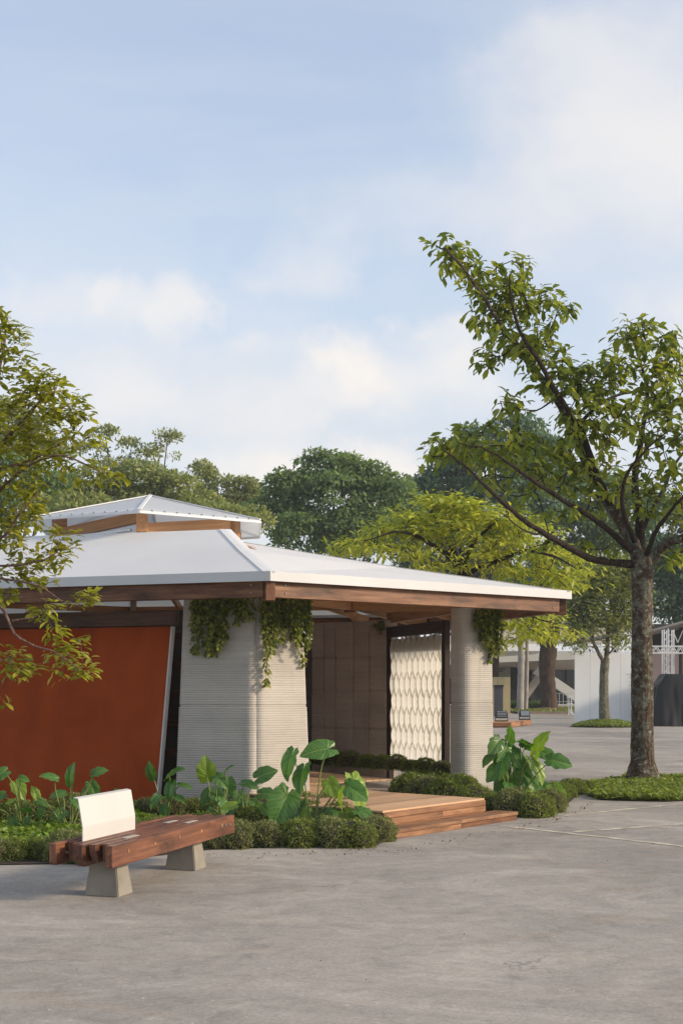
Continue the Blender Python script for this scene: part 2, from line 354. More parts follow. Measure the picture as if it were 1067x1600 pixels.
def m_bigleaf(name, base, vein):
    t = NT(name); v = t.coord('Object'); sp = t.N.new('ShaderNodeSeparateXYZ'); t.L.new(v, sp.inputs[0])
    ay = t.math('ABSOLUTE', sp.outputs[1])
    mid = t.ramp(ay, [(.008, 1.0), (.022, 0.0)])
    w = t.math('FRACT', t.math('MULTIPLY', t.math('SUBTRACT', sp.outputs[0], t.math('MULTIPLY', ay, .75)), 6.5))
    side = t.ramp(t.math('ABSOLUTE', t.math('SUBTRACT', w, .5)), [(.03, .55), (.075, 0.0)])
    col = t.mix(1.0, tuple(base), t.ramp(t.noise(v, 3.5, 4, .6, w=t.math('MULTIPLY', t.rnd(), 20.0)), [(.3, .75), (.7, 1.25)]), 'MULTIPLY')
    col = t.mix(t.ramp(t.rnd(), [(0, 0.0), (1, .5)]), col, tuple((a * .65 for a in base)))
    col = t.mix(t.math('MAXIMUM', mid, side), col, tuple(vein))
    b = t.bsdf(col, .35, t.bump(side, .4, .01), 0, .45)
    tr = t.N.new('ShaderNodeBsdfTranslucent'); t.L.new(t.mix(1.0, col, (1.5, 1.6, .6), 'MULTIPLY'), tr.inputs[0])
    mx = t.N.new('ShaderNodeMixShader'); mx.inputs[0].default_value = .32; t.L.new(b, mx.inputs[1]); t.L.new(tr.outputs[0], mx.inputs[2])
    return t.done(mx.outputs[0])
M = {}
M['asphalt'] = m_asphalt()
M['paint'] = mat_plain('worn_line_paint', (.62, .54, .41), .8, .3, 6)
M['soil'] = mat_plain('bed_soil', (.055, .042, .03), .95, .3, 8, bump=.6)
M['lawn_soil'] = mat_plain('lawn_earth', (.075, .075, .03), .95, .3, 4, bump=.5)
M['earth'] = mat_plain('red_earth', (.17, .10, .06), .95, .25, 2, bump=.5)
M['print'] = m_printed('printed_concrete', (.44, .41, .37)); M['printdark'] = m_printed('printed_brown_concrete', (.47, .385, .335))
M['red'] = m_red(); M['membrane'] = m_membrane(); M['poly'] = m_poly(); M['petal'] = m_petal()
M['flash'] = mat_plain('white_flashing', (.56, .57, .58), .42, .05, 1.2)
M['sheetback'] = m_petal('screen_backing', (.50, .48, .44), .45)
M['alu'] = mat_plain('aluminium', (.62, .64, .66), .38, .08, 4, metal=.6)
M['alu_white'] = mat_plain('pale_truss', (.68, .69, .70), .45, .06, 4)
M['beam'] = mat_wood('stained_beam', (.075, .027, .012), (.20, .082, .036), (.36, .17, .075), .5, stain=.85)
M['beamdark'] = mat_wood('dark_beam', (.035, .016, .01), (.085, .038, .02), (.14, .065, .035), .55, stain=.5)
M['glulam'] = mat_wood('pine_glulam', (.27, .12, .05), (.43, .22, .10), (.56, .32, .17), .5)
M['deck'] = mat_wood('deck_board', (.36, .20, .11), (.50, .31, .18), (.62, .41, .26), .55)
M['step'] = mat_wood('step_board', (.13, .055, .026), (.29, .14, .068), (.46, .26, .14), .5, stain=.6)
M['bench'] = mat_wood('bench_beam', (.05, .020, .012), (.15, .058, .030), (.31, .14, .072), .45, stain=.75, coat=.1)
M['darkframe'] = mat_wood('dark_frame', (.014, .007, .005), (.03, .014, .01), (.06, .026, .016), .5)
M['pedestal'] = mat_plain('cast_concrete', (.27, .245, .205), .85, .16, 5, bump=.35)
M['whitemetal'] = mat_plain('white_powder_coat', (.56, .55, .53), .42, .03, 2)
M['inlay'] = mat_plain('pale_inlay', (.42, .38, .32), .6, .15, 8)
M['steel'] = mat_plain('bolt_steel', (.35, .34, .33), .4, .1, 20, metal=.8)
M['dark_int'] = mat_plain('dark_panel', (.09, .08, .075), .7, .15, 2)
M['white_panel'] = mat_plain('white_sheeting', (.82, .84, .86), .5, .04, .6)
M['tarp'] = None
M['bwhite'] = mat_plain('far_white_concrete', (.74, .74, .73), .7, .06, .3)
M['bsoffit'] = mat_plain('far_soffit', (.50, .48, .44), .8, .08, .3)
M['bbeige'] = mat_plain('far_beige_wall', (.52, .47, .40), .8, .08, .3)
M['bgrey'] = mat_plain('far_grey_wall', (.30, .27, .23), .8, .1, .4)
M['bmauve'] = mat_plain('mauve_wall', (.27, .22, .23), .8, .08, .3)
M['bglass'] = mat_plain('far_dark_glass', (.022, .024, .03), .12, .1, .3, spec=.6)
M['bdark'] = mat_plain('far_dark_recess', (.03, .028, .028), .8, .1, .5)
M['ply'] = mat_plain('ply_panel', (.40, .33, .18), .7, .12, 1.2)
M['cabinet'] = mat_plain('charcoal_cabinet', (.05, .052, .06), .5, .1, 1.5)
M['flood'] = mat_plain('black_housing', (.018, .018, .02), .4, .1, 5)
M['lens'] = mat_plain('flood_glass', (.16, .19, .23), .1, .1, 5, spec=.7)
M['roofgrey'] = mat_plain('grey_roof_sheet', (.22, .21, .20), .6, .1, .5)
M['kerb'] = mat_plain('kerb_stone', (.26, .20, .16), .85, .2, 1.5, bump=.3)
M['palm_trunk'] = mat_plain('pale_palm_trunk', (.34, .31, .27), .9, .2, 2, bump=.5)
M['bark_near'] = mat_bark('rough_bark', (.025, .016, .010), (.075, .050, .034), (.15, .11, .08), 1.0, (.16, .17, .13))
M['bark_twig'] = mat_bark('branch_bark', (.014, .010, .008), (.036, .026, .020), (.08, .062, .048), 2.0)
M['bark_pale'] = mat_bark('pale_twig_bark', (.09, .055, .045), (.17, .11, .09), (.26, .18, .15), 2.0)
M['bark_far'] = mat_bark('far_bark', (.03, .02, .013), (.075, .05, .035), (.13, .095, .07), .35)
M['bark_grey'] = mat_bark('grey_mottled_bark', (.05, .045, .03), (.12, .105, .075), (.20, .18, .14), .8, (.18, .18, .13))
M['leaf_right'] = mat_leaf('glossy_whorl_leaf', [(0.073, 0.106, 0.019), (0.157, 0.205, 0.031), (0.326, 0.34, 0.047), (0.548, 0.469, 0.07)], 0.46, .38)
M['leaf_left'] = mat_leaf('palmate_leaf', [(0.122, 0.143, 0.017), (0.243, 0.258, 0.029), (0.426, 0.404, 0.055), (0.78, 0.503, 0.058)], 0.46, .42)
M['leaf_lime'] = mat_leaf('lime_feather_leaf', [(0.195, 0.251, 0.039), (0.362, 0.4, 0.054), (0.558, 0.538, 0.082)], 0.45, .5)
M['leaf_bg'] = mat_leaf('deep_green_leaf', [(0.071, 0.13, 0.057), (0.138, 0.216, 0.086), (0.227, 0.305, 0.117)], 0.36, .6, spec=.2)
M['leaf_bg2'] = mat_leaf('olive_leaf', [(0.123, 0.163, 0.063), (0.222, 0.261, 0.095), (0.357, 0.373, 0.136)], 0.36, .6, spec=.2)
M['leaf_bg3'] = mat_leaf('dark_blue_green_leaf', [(0.05, 0.107, 0.069), (0.099, 0.172, 0.105), (0.163, 0.243, 0.142)], 0.36, .6, spec=.2)
M['leaf_shrub'] = mat_leaf('shrub_leaf', [(0.068, 0.102, 0.022), (0.142, 0.189, 0.041), (0.257, 0.297, 0.074), (0.405, 0.42, 0.144)], 0.34, .5)
M['leaf_shrub2'] = mat_leaf('grey_shrub_leaf', [(0.078, 0.097, 0.036), (0.163, 0.186, 0.072), (0.286, 0.304, 0.132), (0.429, 0.428, 0.216)], 0.34, .55)
M['leaf_vine'] = mat_leaf('vine_leaf', [(0.043, 0.07, 0.016), (0.117, 0.148, 0.027), (0.312, 0.321, 0.069), (0.585, 0.527, 0.156)], 0.4, .42)
M['leaf_cover'] = mat_leaf('ground_cover_leaf', [(0.069, 0.127, 0.016), (0.144, 0.224, 0.028), (0.241, 0.333, 0.052)], .32, .45)
M['grass'] = mat_leaf('lawn_leaf', [(0.09, 0.133, 0.022), (0.179, 0.234, 0.037), (0.293, 0.336, 0.07)], .3, .5)
M['dryleaf'] = mat_leaf('dry_leaf', [(.07, .035, .018), (.15, .085, .04), (.26, .18, .09)], .1, .7)
M['bigleaf'] = m_bigleaf('philodendron_leaf', (.070, .175, .030), (.20, .32, .09))
M['bigleaf2'] = m_bigleaf('bright_philodendron_leaf', (.20, .32, .028), (.38, .46, .12))
M['petiole'] = mat_plain('leaf_stalk', (.19, .24, .065), .45, .15, 4)
def m_tarp():
    t = NT('black_tarp'); v = t.coord('Object')
    n = t.noise(t.mapping(v, (3.0, 3.0, .8)), 1.0, 5, .6, 1.2)
    return t.done(t.bsdf((.010, .011, .014), .5, t.bump(n, .35, .05), 0, .4))
M['tarp'] = m_tarp()

# ------------------------------------------------------------------ ground
def sheet(name, pts, z, mat, kind='structure', label=None):
    V = [(p[0], p[1], z) for p in pts]
    o = wmesh(name, V, [list(range(len(V)))], mat); tag(o, kind=kind, label=label)
    if o.data.polygons[0].normal.z < 0: o.data.flip_normals()
    return o
sheet('ground', [(-600, -60), (600, -60), (600, 590), (-600, 590)], 0.0, M['asphalt'], label='pale worn asphalt forecourt in front of the pavilion')
def strip(name, a, b, w, label):
    a, b = G(*a), G(*b); d = (b - a); L_ = d.length; d.normalize(); n = Vector((-d.y, d.x, 0))
    # hand painted look: a slightly wandering narrow band
    k = 26; V = []; Fc = []; rnd = random.Random(label)
    for i in range(k + 1):
        c = a + d * L_ * i / k + n * (rnd.random() - .5) * .03; ww = w * (.35 + .9 * rnd.random())
        V += [c + n * ww / 2 + Vector((0, 0, .004)), c - n * ww / 2 + Vector((0, 0, .004))]
        if i: Fc.append([2 * i - 2, 2 * i - 1, 2 * i + 1, 2 * i])
    o = wmesh(name, V, Fc, M['paint']); tag(o, label, None, None, 'structure')
    if o.data.polygons[0].normal.z < 0: o.data.flip_normals()
strip('ground_line', (780, 1290), (1150, 1332), .10, 'worn tan paint line running from the deck step to the right edge')
strip('ground_line', (898, 1300), (1130, 1283), .09, 'worn tan paint line branching off towards the tree')
strip('ground_line', (880, 1275), (1120, 1250), .09, 'worn tan paint line along the grass patch under the tree')
strip('ground_line', (765, 1162), (838, 1146), .12, 'short pale paint line across the far road')

# planting beds (soil sheets)
sheet('planting_bed', [G(-260, 1368), G(0, 1352), G(140, 1350), G(330, 1328), G(440, 1324), G(590, 1322), G(604, 1312), (.2, 16.0), (-.4, 18.0), (-1.8, 18.6), (-9, 20.6)], .012, M['soil'], label='dark soil of the planting bed in front of the red wall')
sheet('planting_bed', [G(757, 1275), G(865, 1276), G(900, 1245), G(925, 1236), (3.6, 21.2), (1.6, 22.0), (1.0, 20.4), (1.2, 17.6)], .012, M['soil'], label='dark soil of the planting bed round the right column')

# ------------------------------------------------------------------ pavilion
PO = Vector((-2.6, 20.5, 0))
pav = empty('pavilion', PO, 'low timber pavilion with white pitched roof, printed concrete pillars and a red wall', 'pavilion')
C = [Vector(p) for p in [(-8.2, 18.75, 3.18), (-.91, 16.3, 3.18), (3.52, 19.65, 3.18), (1.9, 25.6, 3.18), (-4.4, 27.0, 3.18), (-9.6, 23.6, 3.18)]]
Rg = [Vector(p) for p in [(-4.75, 19.55, 4.02), (-1.70, 18.72, 4.02), (-1.70, 20.35, 4.04), (-2.0, 22.4, 4.04), (-3.7, 22.9, 4.04), (-5.0, 21.4, 4.04)]]
roof = wmesh('roof', [r - Vector((0, 0, .06)) for r in Rg], [list(range(6))], M['membrane'], pav)   # inner fabric ceiling closing the roof opening under the lantern
Md = [c.lerp(r, .5) - Vector((0, 0, .03)) for c, r in zip(C, Rg)]
for i in range(6):
    j = (i + 1) % 6
    def edge(a, b, k=4): return [a.lerp(b, t / k) for t in range(k + 1)]
    for lo, hi in ((C, Md), (Md, Rg)):
        wmesh('membrane_panel', [lo[i], lo[j], hi[j], hi[i]], [[0, 1, 2, 3]], M['membrane'], roof)
    # fascia flashing: a flat band hung from the eave
    d = (C[j] - C[i]).normalized(); n = Vector((d.y, -d.x, 0))
    a, b = C[i] + n * .012, C[j] + n * .012
    V = [a + Vector((0, 0, .012)), b + Vector((0, 0, .012)), b - Vector((0, 0, .115)), a - Vector((0, 0, .115))]
    V += [v - n * .03 for v in V]
    o = wmesh('fascia', V, [[0, 3, 2, 1], [4, 5, 6, 7], [0, 1, 5, 4], [3, 7, 6, 2], [0, 4, 7, 3], [1, 2, 6, 5]], M['flash'], roof)
# hip flashing strips laid over the joints
for i in range(6):
    pts = [C[i], Md[i], Rg[i]]
    s_ = (C[(i + 1) % 6] - C[i - 1]).normalized() * .085
    V = []
    for p in pts: V += [p + s_ * -1 + Vector((0, 0, .003)), p + Vector((0, 0, .005)), p + s_ + Vector((0, 0, .003))]
    wmesh('hip_strip', V, [[0, 1, 4, 3], [1, 2, 5, 4], [3, 4, 7, 6], [4, 5, 8, 7]], M['membrane'], roof)
# membrane upstand round the opening, rising to the lantern frame
for i in range(6):
    j = (i + 1) % 6; cen = Vector((-3.1, 20.8, 4.02))
    a, b = Rg[i], Rg[j]; mid = (a + b) / 2
    up = lambda p, h, k: p.lerp(Vector((cen.x, cen.y, p.z)), k) + Vector((0, 0, h))
    h = .03 if i == 0 else .02
    V = [a, mid, b, up(b, .02, .16), up(mid, h, .16), up(a, .02, .16)]
    wmesh('membrane_upstand', V, [[0, 1, 4, 5], [1, 2, 3, 4]], M['membrane'], roof)

# lantern: six-sided cap on a pinwheel of timber
LC = Vector((-3.1, 20.8, 0)); LR = 2.05; LZ = 4.31
rot0 = R(-86)
Lc = [Vector((LC.x + LR * math.cos(rot0 + k * math.pi / 3), LC.y + LR * math.sin(rot0 + k * math.pi / 3), LZ)) for k in range(6)]
apex = Vector((LC.x, LC.y, 4.82))
lantern = empty('lantern_frame', (LC.x, LC.y, 4.03), None, None); lantern.parent = pav; lantern.location = Vector((LC.x, LC.y, 4.03)) - PO
for k in range(6):
    a, b = Lc[k], Lc[(k + 1) % 6]
    prism('sheet', [a, b, apex], .018, M['poly'], lantern)
    # curled aluminium rim and rib
    beam('rim', a + Vector((0, 0, -.03)), b + Vector((0, 0, -.03)), .03, .035, M['alu_white'], lantern, .004)
    beam('rib', a + Vector((0, 0, .012)), apex + Vector((0, 0, .012)), .06, .02, M['alu_white'], lantern, .004)
    # screw heads along the rim
    for q in range(1, 10):
        p = a.lerp(b, q / 10)
        if k in (0, 5, 1): box('screw', p + Vector((0, 0, .008)), (.03, .03, .014), M['steel'], lantern, bev=.004)
BR = 1.55
Bk = [Vector((LC.x + BR * math.cos(rot0 + k * math.pi / 3), LC.y + BR * math.sin(rot0 + k * math.pi / 3), 0)) for k in range(6)]
for k in range(6):
    a, b = Bk[k], Bk[(k + 1) % 6]; d = (b - a).normalized()
    rad = (a - LC).normalized(); rad.z = 0
    box('timber_block', (a.x, a.y, 4.19), (.19, .17, .30), M['glulam'], lantern, yaw=math.atan2(rad.y, rad.x), bev=.006)
    p0 = Vector((a.x, a.y, 4.10)) + d * .06; p1 = Vector((b.x, b.y, 4.27)) - d * .06
    beam('timber_rail', p0, p1, .10, .17, M['glulam'], lantern)
    ins = (LC - a).normalized() * .22; ins.z = 0
    beam('gutter', p0 + ins * -.6 + Vector((0, 0, -.09)), p1 + ins * -.6 + Vector((0, 0, -.20)), .05, .04, M['alu'], lantern, .004)

# perimeter beams, corner rafter ends, inner frame
def inset(i, k): return C[i].lerp(Vector((-2.9, 21.0, C[i].z)), k)
zb = 2.975
Bc = []
for i in range(6):
    j, h = (i + 1) % 6, (i - 1) % 6
    d1 = (C[i] - C[h]).normalized(); d2 = (C[j] - C[i]).normalized()
    n1 = Vector((-d1.y, d1.x, 0)); n2 = Vector((-d2.y, d2.x, 0)); bs = (n1 + n2).normalized()
    Bc.append(C[i] + bs * (.14 / bs.dot(n1)))
for i in range(6):
    j = (i + 1) % 6; d = (Bc[j] - Bc[i]).normalized()
    a, b = Bc[i].copy(), Bc[j].copy(); a.z = b.z = zb
    if i == 1: b += d * -.02
    beam('eave_beam', a + d * .05, b - d * .05, .11, .225, M['beam'], pav)
    beam('eave_trim', a + d * .06 + Vector((0, 0, .128)), b - d * .06 + Vector((0, 0, .128)), .09, .03, M['beamdark'], pav)
# hip rafters: end block shows at the eave corner
for i in range(6):
    e = Bc[i].copy(); r_ = Rg[i].copy(); hd = (r_ - e); hd.z = 0; hd.normalize()
    p0 = Vector((e.x, e.y, 2.975)) - hd * .07; p1 = Vector((r_.x, r_.y, 3.80))
    beam('hip_rafter', p0 + hd * .25, p1, .11, .22, M['glulam'], pav)
    box('rafter_end', p0 + hd * .06 + Vector((0, 0, -.02)), (.17, .125, .27), M['beam'], pav, yaw=math.atan2(hd.y, hd.x), bev=.005)
    for bx_ in (-.26, .26):
        for bz in (-.05, .05):
            dd = (C[(i + 1) % 6] - C[i]).normalized() if bx_ > 0 else (C[i - 1] - C[i]).normalized()
            nn = Vector((dd.y, -dd.x, 0)) if bx_ > 0 else Vector((-dd.y, dd.x, 0))
            if i in (0, 1, 2): box('bolt', e + dd * .22 + nn * .058 + Vector((0, 0, bz - .205)), (.022, .022, .022), M['steel'], pav, bev=.005)
# common rafters up the long slopes
for i in range(6):
    j = (i + 1) % 6
    for k in range(1, 5):
        t = k / 5; a = Bc[i].lerp(Bc[j], t); b = Rg[i].lerp(Rg[j], t); a.z = 3.05
        bb = b.copy(); bb.z = 3.86
        beam('rafter', a, bb, .06, .14, M['glulam'], pav)
    for t in (.36, .72):
        a = Bc[i].lerp(Rg[i], t); b = Bc[j].lerp(Rg[j], t)
        a.z = b.z = 3.05 + (.83 * t) - .10
        beam('purlin', a, b, .08, .12, M['glulam'], pav)
# inner tie beams seen under the entrance roof
N1 = Vector((.13, 20.6, 3.08))
ties = [(N1, Vector((-1.0, 18.1, 3.06)), .26), (N1, Vector((2.2, 20.35, 3.04)), .26), (N1, Vector((.25, 24.3, 3.08)), .24), (Vector((1.9, 20.9, 3.02)), Vector((.9, 24.2, 3.02)), .2), (N1, Vector((-2.8, 20.8, 3.4)), .22)]
for a, b, h in ties: beam('tie_beam', a, b, .10, h, M['glulam'], pav)
box('king_post', N1 + Vector((0, 0, .05)), (.14, .14, .42), M['beam'], pav, yaw=.4)

# printed concrete slabs
def slab(name, p0, d, wb, wt, th, z0, z1, mat, parent, r=.11, joints=(1.46,), lay=.032, rb=.05, leanx=0.0, seed=0):
    """slab standing from p0 along unit d (2D), thickness th towards the left of d; layered print relief is real geometry"""
    rnd = random.Random(seed); d = Vector((d[0], d[1], 0)).normalized(); n = Vector((-d.y, d.x, 0))
    nl = int(round((z1 - z0) / lay)); rings = []
    zs = []
    for k in range(nl):
        za, zc = z0 + k * lay, z0 + (k + 1) * lay
        w_ = rnd.uniform(-.0006, .0006)
        dj = min(abs((za + zc) / 2 - q) for q in joints) if joints else 9
        off = -.014 if dj < lay * .5 else w_
        if joints and za > joints[0]: off -= .006
        zs += [(za + lay * .04, off - .003), (za + lay * .28, off + .001), (za + lay * .72, off + .001), (za + lay * .96, off - .003)]
    V = []; m = 0
    for (z, off) in zs:
        t = (z - z0) / (z1 - z0); w = wb + (wt - wb) * t; s0 = leanx * t
        pts = []
        for (cx, cy, rr, a0) in ((s0 + r, r, r, 180), (s0 + w - rb, rb, rb, 270), (s0 + w - rb, th - rb, rb, 0), (s0 + rb, th - rb, rb, 90)):
            for q in range(7):
                a = R(a0 + q * 15); rr_ = rr + off
                pts.append((cx + rr_ * math.cos(a), cy + rr_ * math.sin(a)))
            if a0 == 180:                                  # points along the front face, slightly uneven
                for q in range(1, 12):
                    pts.append((s0 + r + (w - r - rb) * q / 12, -off + rnd.uniform(-.0004, .0004)))
        m = len(pts)
        V += [tuple(Vector(p0) + d * x + n * y + Vector((0, 0, z))) for x, y in pts]
    V = np.array(V); k = len(zs)
    i = np.arange(k - 1)[:, None] * m; j = np.arange(m)[None, :]; j2 = (j + 1) % m
    Q = np.stack([i + j, i + j2, i + m + j2, i + m + j], -1).reshape(-1, 4)
    cap = len(V); top = V[-m:].mean(0); V = np.vstack([V, top])
    Qt = np.array([[(k - 1) * m + q, (k - 1) * m + (q + 1) % m, cap, cap] for q in range(m)])
    tris = [list(map(int, q[:3])) for q in Qt]
    faces = [list(map(int, q)) for q in Q] + tris
    return wmesh(name, V, faces, mat, parent)
u1 = Vector((-.948, .318, 0)); u2 = Vector((.797, .604, 0))
seam = Vector((-1.163, 17.3, 0))
# left-hand slab: built from its far end towards the seam so that its front faces the camera
wl_b, wl_t = 1.214, 1.087
le = seam + u1 * wl_b
def slab_pair_left():
    # x runs from the seam leftwards; mirror by using d = -u1 with origin at the far left end and a lean that pulls the left edge in
    return slab('printed_slab', le, -u1, wl_b - .004, wl_t - .004, .36, 0, 2.96, M['print'], pav, r=.05, rb=.11, leanx=wl_b - wl_t, seed=3)
slab_pair_left()
slab('printed_slab', seam + u2 * .004 + Vector((0, .012, 0)), u2, .938, .806, .36, 0, 2.96, M['print'], pav, r=.13, seed=5)
slab('printed_slab', (1.90, 19.76, 0), u2, .63, .615, .36, 0, 2.96, M['print'], pav, r=.16, seed=8)
slab('printed_slab', (2.30, 20.22, 0), (-.2, .98), .7, .70, .30, 0, 2.96, M['print'], pav, r=.05, seed=9)
# brown inner wall: four slabs side by side
dl, dr = Vector((-.595, 25.2, 0)), Vector((.83, 23.85, 0)); dd = (dr - dl); Ld = dd.length; dd.normalize()
cuts = [0, .17, .33, .57, .78, 1.0]
for k in range(5):
    a = dl + dd * (Ld * cuts[k] + .003); w = Ld * (cuts[k + 1] - cuts[k]) - .006
    slab('brown_slab', a, dd, w, w, .34, 0, 2.97, M['printdark'], pav, r=.018, rb=.018, joints=(1.62, .93, 2.28), lay=.045, seed=20 + k)
# further pillars at the hidden corners
for k, (p, d) in enumerate((((-7.6, 19.4, 0), (.95, -.3)), ((-9.0, 22.6, 0), (-.3, -.95)), ((-4.9, 26.2, 0), (-.85, -.5)), ((-3.2, 26.2, 0), (-.97, .2)))):
    slab('printed_slab', p, d, .95, .85, .36, 0, 2.96, M['print'], pav, seed=40 + k)

# red wall: leaning panel set just behind the front pillar, with a pale edge trim
rw0 = Vector((-2.46, 17.92, 0)); nrm = Vector((-u1.y, u1.x, 0))
nin = Vector((.318, .948, 0))
def rwp(s, z, off): return rw0 + u1 * s + nin * off + Vector((0, 0, z))
V = [rwp(.16, .02, 0), rwp(6.2, .02, 0), rwp(6.2, 2.56, 0), rwp(-.08, 2.56, 0)]
V += [v + nin * .09 for v in V]
wmesh('red_wall', V, [[0, 3, 2, 1], [4, 5, 6, 7], [0, 1, 5, 4], [3, 7, 6, 2], [0, 4, 7, 3], [1, 2, 6, 5]], M['red'], pav)
V = [rwp(.155, .02, -.004), rwp(.155, .02, .094), rwp(-.085, 2.562, .094), rwp(-.085, 2.562, -.004)]
V += [v - u1 * .022 for v in V]
wmesh('edge_trim', V, [[0, 1, 2, 3], [7, 6, 5, 4], [0, 4, 5, 1], [3, 2, 6, 7], [0, 3, 7, 4], [1, 5, 6, 2]], M['flash'], pav)
beam('wall_beam', rwp(-.2, 2.675, -.03), rwp(6.2, 2.675, -.03), .10, .21, M['beamdark'], pav)
# rails glimpsed in the gap; dark sheet added behind for the dark interior
for k in range(6):
    z = .35 + k * .42
    beam('wall_rail', rwp(-.25, z, .5), rwp(1.2, z, .5), .06, .10, M['beamdark'], pav)
beam('dark_sheet', rwp(-.3, 1.45, .9), rwp(6, 1.45, .9), .03, 2.8, M['dark_int'], pav)
for a, b in ((C[3], C[4]), (C[4], C[5]), (C[5], C[0])):
    cen = Vector((-2.9, 21, 3.18)); aa, bb = a.lerp(cen, .16), b.lerp(cen, .16)
    aa.z = bb.z = 1.35; d = (bb - aa).normalized()
    beam('back_wall', aa + d * .7, bb - d * .7, .06, 2.6, M['dark_int'], pav)  # added unseen walls, dark to keep the interior dark

# petal screen in a dark frame
s0, s1 = Vector((.94, 23.75, 0)), Vector((1.72, 21.55, 0))
sdv = (s1 - s0).normalized(); snor = Vector((sdv.y, -sdv.x, 0))
if snor.y > 0: snor = -snor
SL = (s1 - s0).length; z_b, z_t = .36, 2.60
def scp(s, z, off=0): return s0 + sdv * s + snor * off + Vector((0, 0, z))
V = [scp(.0, z_t - .24, -.03), scp(SL - .03, z_t - .24, -.03), scp(SL - .03, z_t, -.03), scp(.0, z_t, -.03)]
screen = wmesh('petal_screen', V + [v - snor * .006 for v in V], [[0, 1, 2, 3], [7, 6, 5, 4]], M['sheetback'], pav)
def petal_mesh(w, h):
    V, Fc = [], []; nr, nc = 9, 5
    for i in range(nr):
        t = -1 + 2 * i / (nr - 1); hw = w / 2 * (1 - abs(t) ** 2.0) ** .85 if abs(t) < 1 else 0
        for j in range(nc):
            q = -1 + 2 * j / (nc - 1)
            V.append((q * hw, -.032 * (1 - t * t) * (1 - .8 * q * q) - .004, t * h / 2))
    for i in range(nr - 1):
        for j in range(nc - 1): Fc.append([i * nc + j, i * nc + j + 1, (i + 1) * nc + j + 1, (i + 1) * nc + j])
    me = bpy.data.meshes.new('petal'); me.from_pydata(V, [], Fc); me.update()
    me.polygons.foreach_set('use_smooth', [True] * len(Fc)); me.materials.append(M['petal']); return me
ncol = 9; pitch = SL / ncol; rows = 7; rp = (z_t - z_b - .36) / (rows - 1)
pme = petal_mesh(pitch * 1.14, rp * 1.62)
yaw_s = math.atan2(sdv.y, sdv.x)
if Vector((math.sin(yaw_s), -math.cos(yaw_s), 0)).dot(snor) < 0: yaw_s += math.pi
for r_ in range(rows):
    for c in range(ncol + (r_ % 2 == 0)):
        s = pitch * (c + (.5 if r_ % 2 else 0.02))
        s = max(.05, min(s, SL - .04))
        o = bpy.data.objects.new('petal', pme); COL.objects.link(o)
        put(o, screen, scp(s, z_t - .20 - r_ * rp, .0 + .004 * (r_ % 2)))
        o.rotation_euler = (R(random.uniform(-1, 1)), R(random.uniform(-.7, .7)), yaw_s + R(random.uniform(-2, 2)))
        o.scale = (random.uniform(.95, 1.06), random.uniform(.85, 1.2), random.uniform(.97, 1.04))
for c in range(ncol + 1):
    box('hook', scp(max(.03, pitch * c - .01), z_t + .015, .02), (.022, .02, .06), M['alu'], screen, yaw=yaw_s, bev=.004)
beam('frame_post', scp(-.10, 0, 0) , scp(-.16, 2.80, 0), .10, .12, M['darkframe'], screen, up=sdv)
beam('frame_post', scp(-.015, 0.2, -.02), scp(-.05, 2.62, -.02), .05, .05, M['beam'], screen, up=sdv)
beam('frame_post', scp(SL + .07, 0, 0), scp(SL + .08, 2.80, 0), .10, .13, M['darkframe'], screen, up=sdv)
beam('frame_header', scp(-.16, 2.735, .003), scp(SL + .12, 2.735, .003), .11, .20, M['darkframe'], screen)

# ------------------------------------------------------------------ timber deck and step
DZ = .28
F1 = Vector((.49, 14.8, 0)); ev = Vector((.624, .782, 0)).normalized(); nv = Vector((.782, -.624, 0)).normalized()
deck = empty('timber_deck', F1, 'low honey coloured timber deck at the pavilion entrance', 'deck')
def dp(e, n, z=0.0): return F1 + ev * e + nv * n + Vector((0, 0, z))
yaw_e = math.atan2(ev.y, ev.x)
nb = 12; bw = .138
for k in range(nb):
    e0 = -.02
    e1 = 2.17 if k < 8 else 2.17
    box('plank', dp((e0 + e1) / 2, -(k + .5) * bw, DZ - .0125), (e1 - e0, bw - .006, .025), M['deck'], deck, yaw_e, .003)
box('riser', dp(1.075, .0, DZ - .058), (2.19, .03, .062), M['step'], deck, yaw_e, .004)
box('riser', dp(.59, -.004, DZ - .128), (1.19, .03, .07), M['step'], deck, yaw_e, .004)
box('riser', dp(1.685, -.004, DZ - .128), (.99, .03, .07), M['step'], deck, yaw_e, .004)
box('riser', dp(1.075, -.008, DZ - .215), (2.17, .03, .096), M['step'], deck, yaw_e, .004)
for ee in (-.02, 2.17):
    box('side_board', dp(ee, -.83, DZ / 2 - .016), (.03, 1.62, DZ - .05), M['step'], deck, yaw_e, .004)
box('step_plank', dp(.42, .175, .082), (1.40, .34, .045), M['step'], deck, yaw_e, .006)
box('step_plank', dp(1.79, .165, .084), (1.32, .33, .045), M['step'], deck, yaw_e, .006)
box('step_skirt', dp(.42, .325, .03), (1.38, .025, .058), M['step'], deck, yaw_e, .004)
box('step_skirt', dp(1.79, .305, .03), (1.30, .025, .058), M['beam'], deck, yaw_e, .004)
# inner floor: boards running into the room
n2 = Vector((-.604, .797, 0)); q0 = Vector((.62, 16.35, 0)); yaw_n = math.atan2(n2.y, n2.x)
for k in range(24):
    s = -.84 + k * .14
    L_ = 8.2; st = .25
    if s > .75: st = 2.9
    cen = q0 + u2 * s + n2 * (st + (L_ - st) / 2)
    box('plank', (cen.x, cen.y, DZ - .022), (L_ - st, .133, .025), M['deck'], deck, yaw_n, .003)

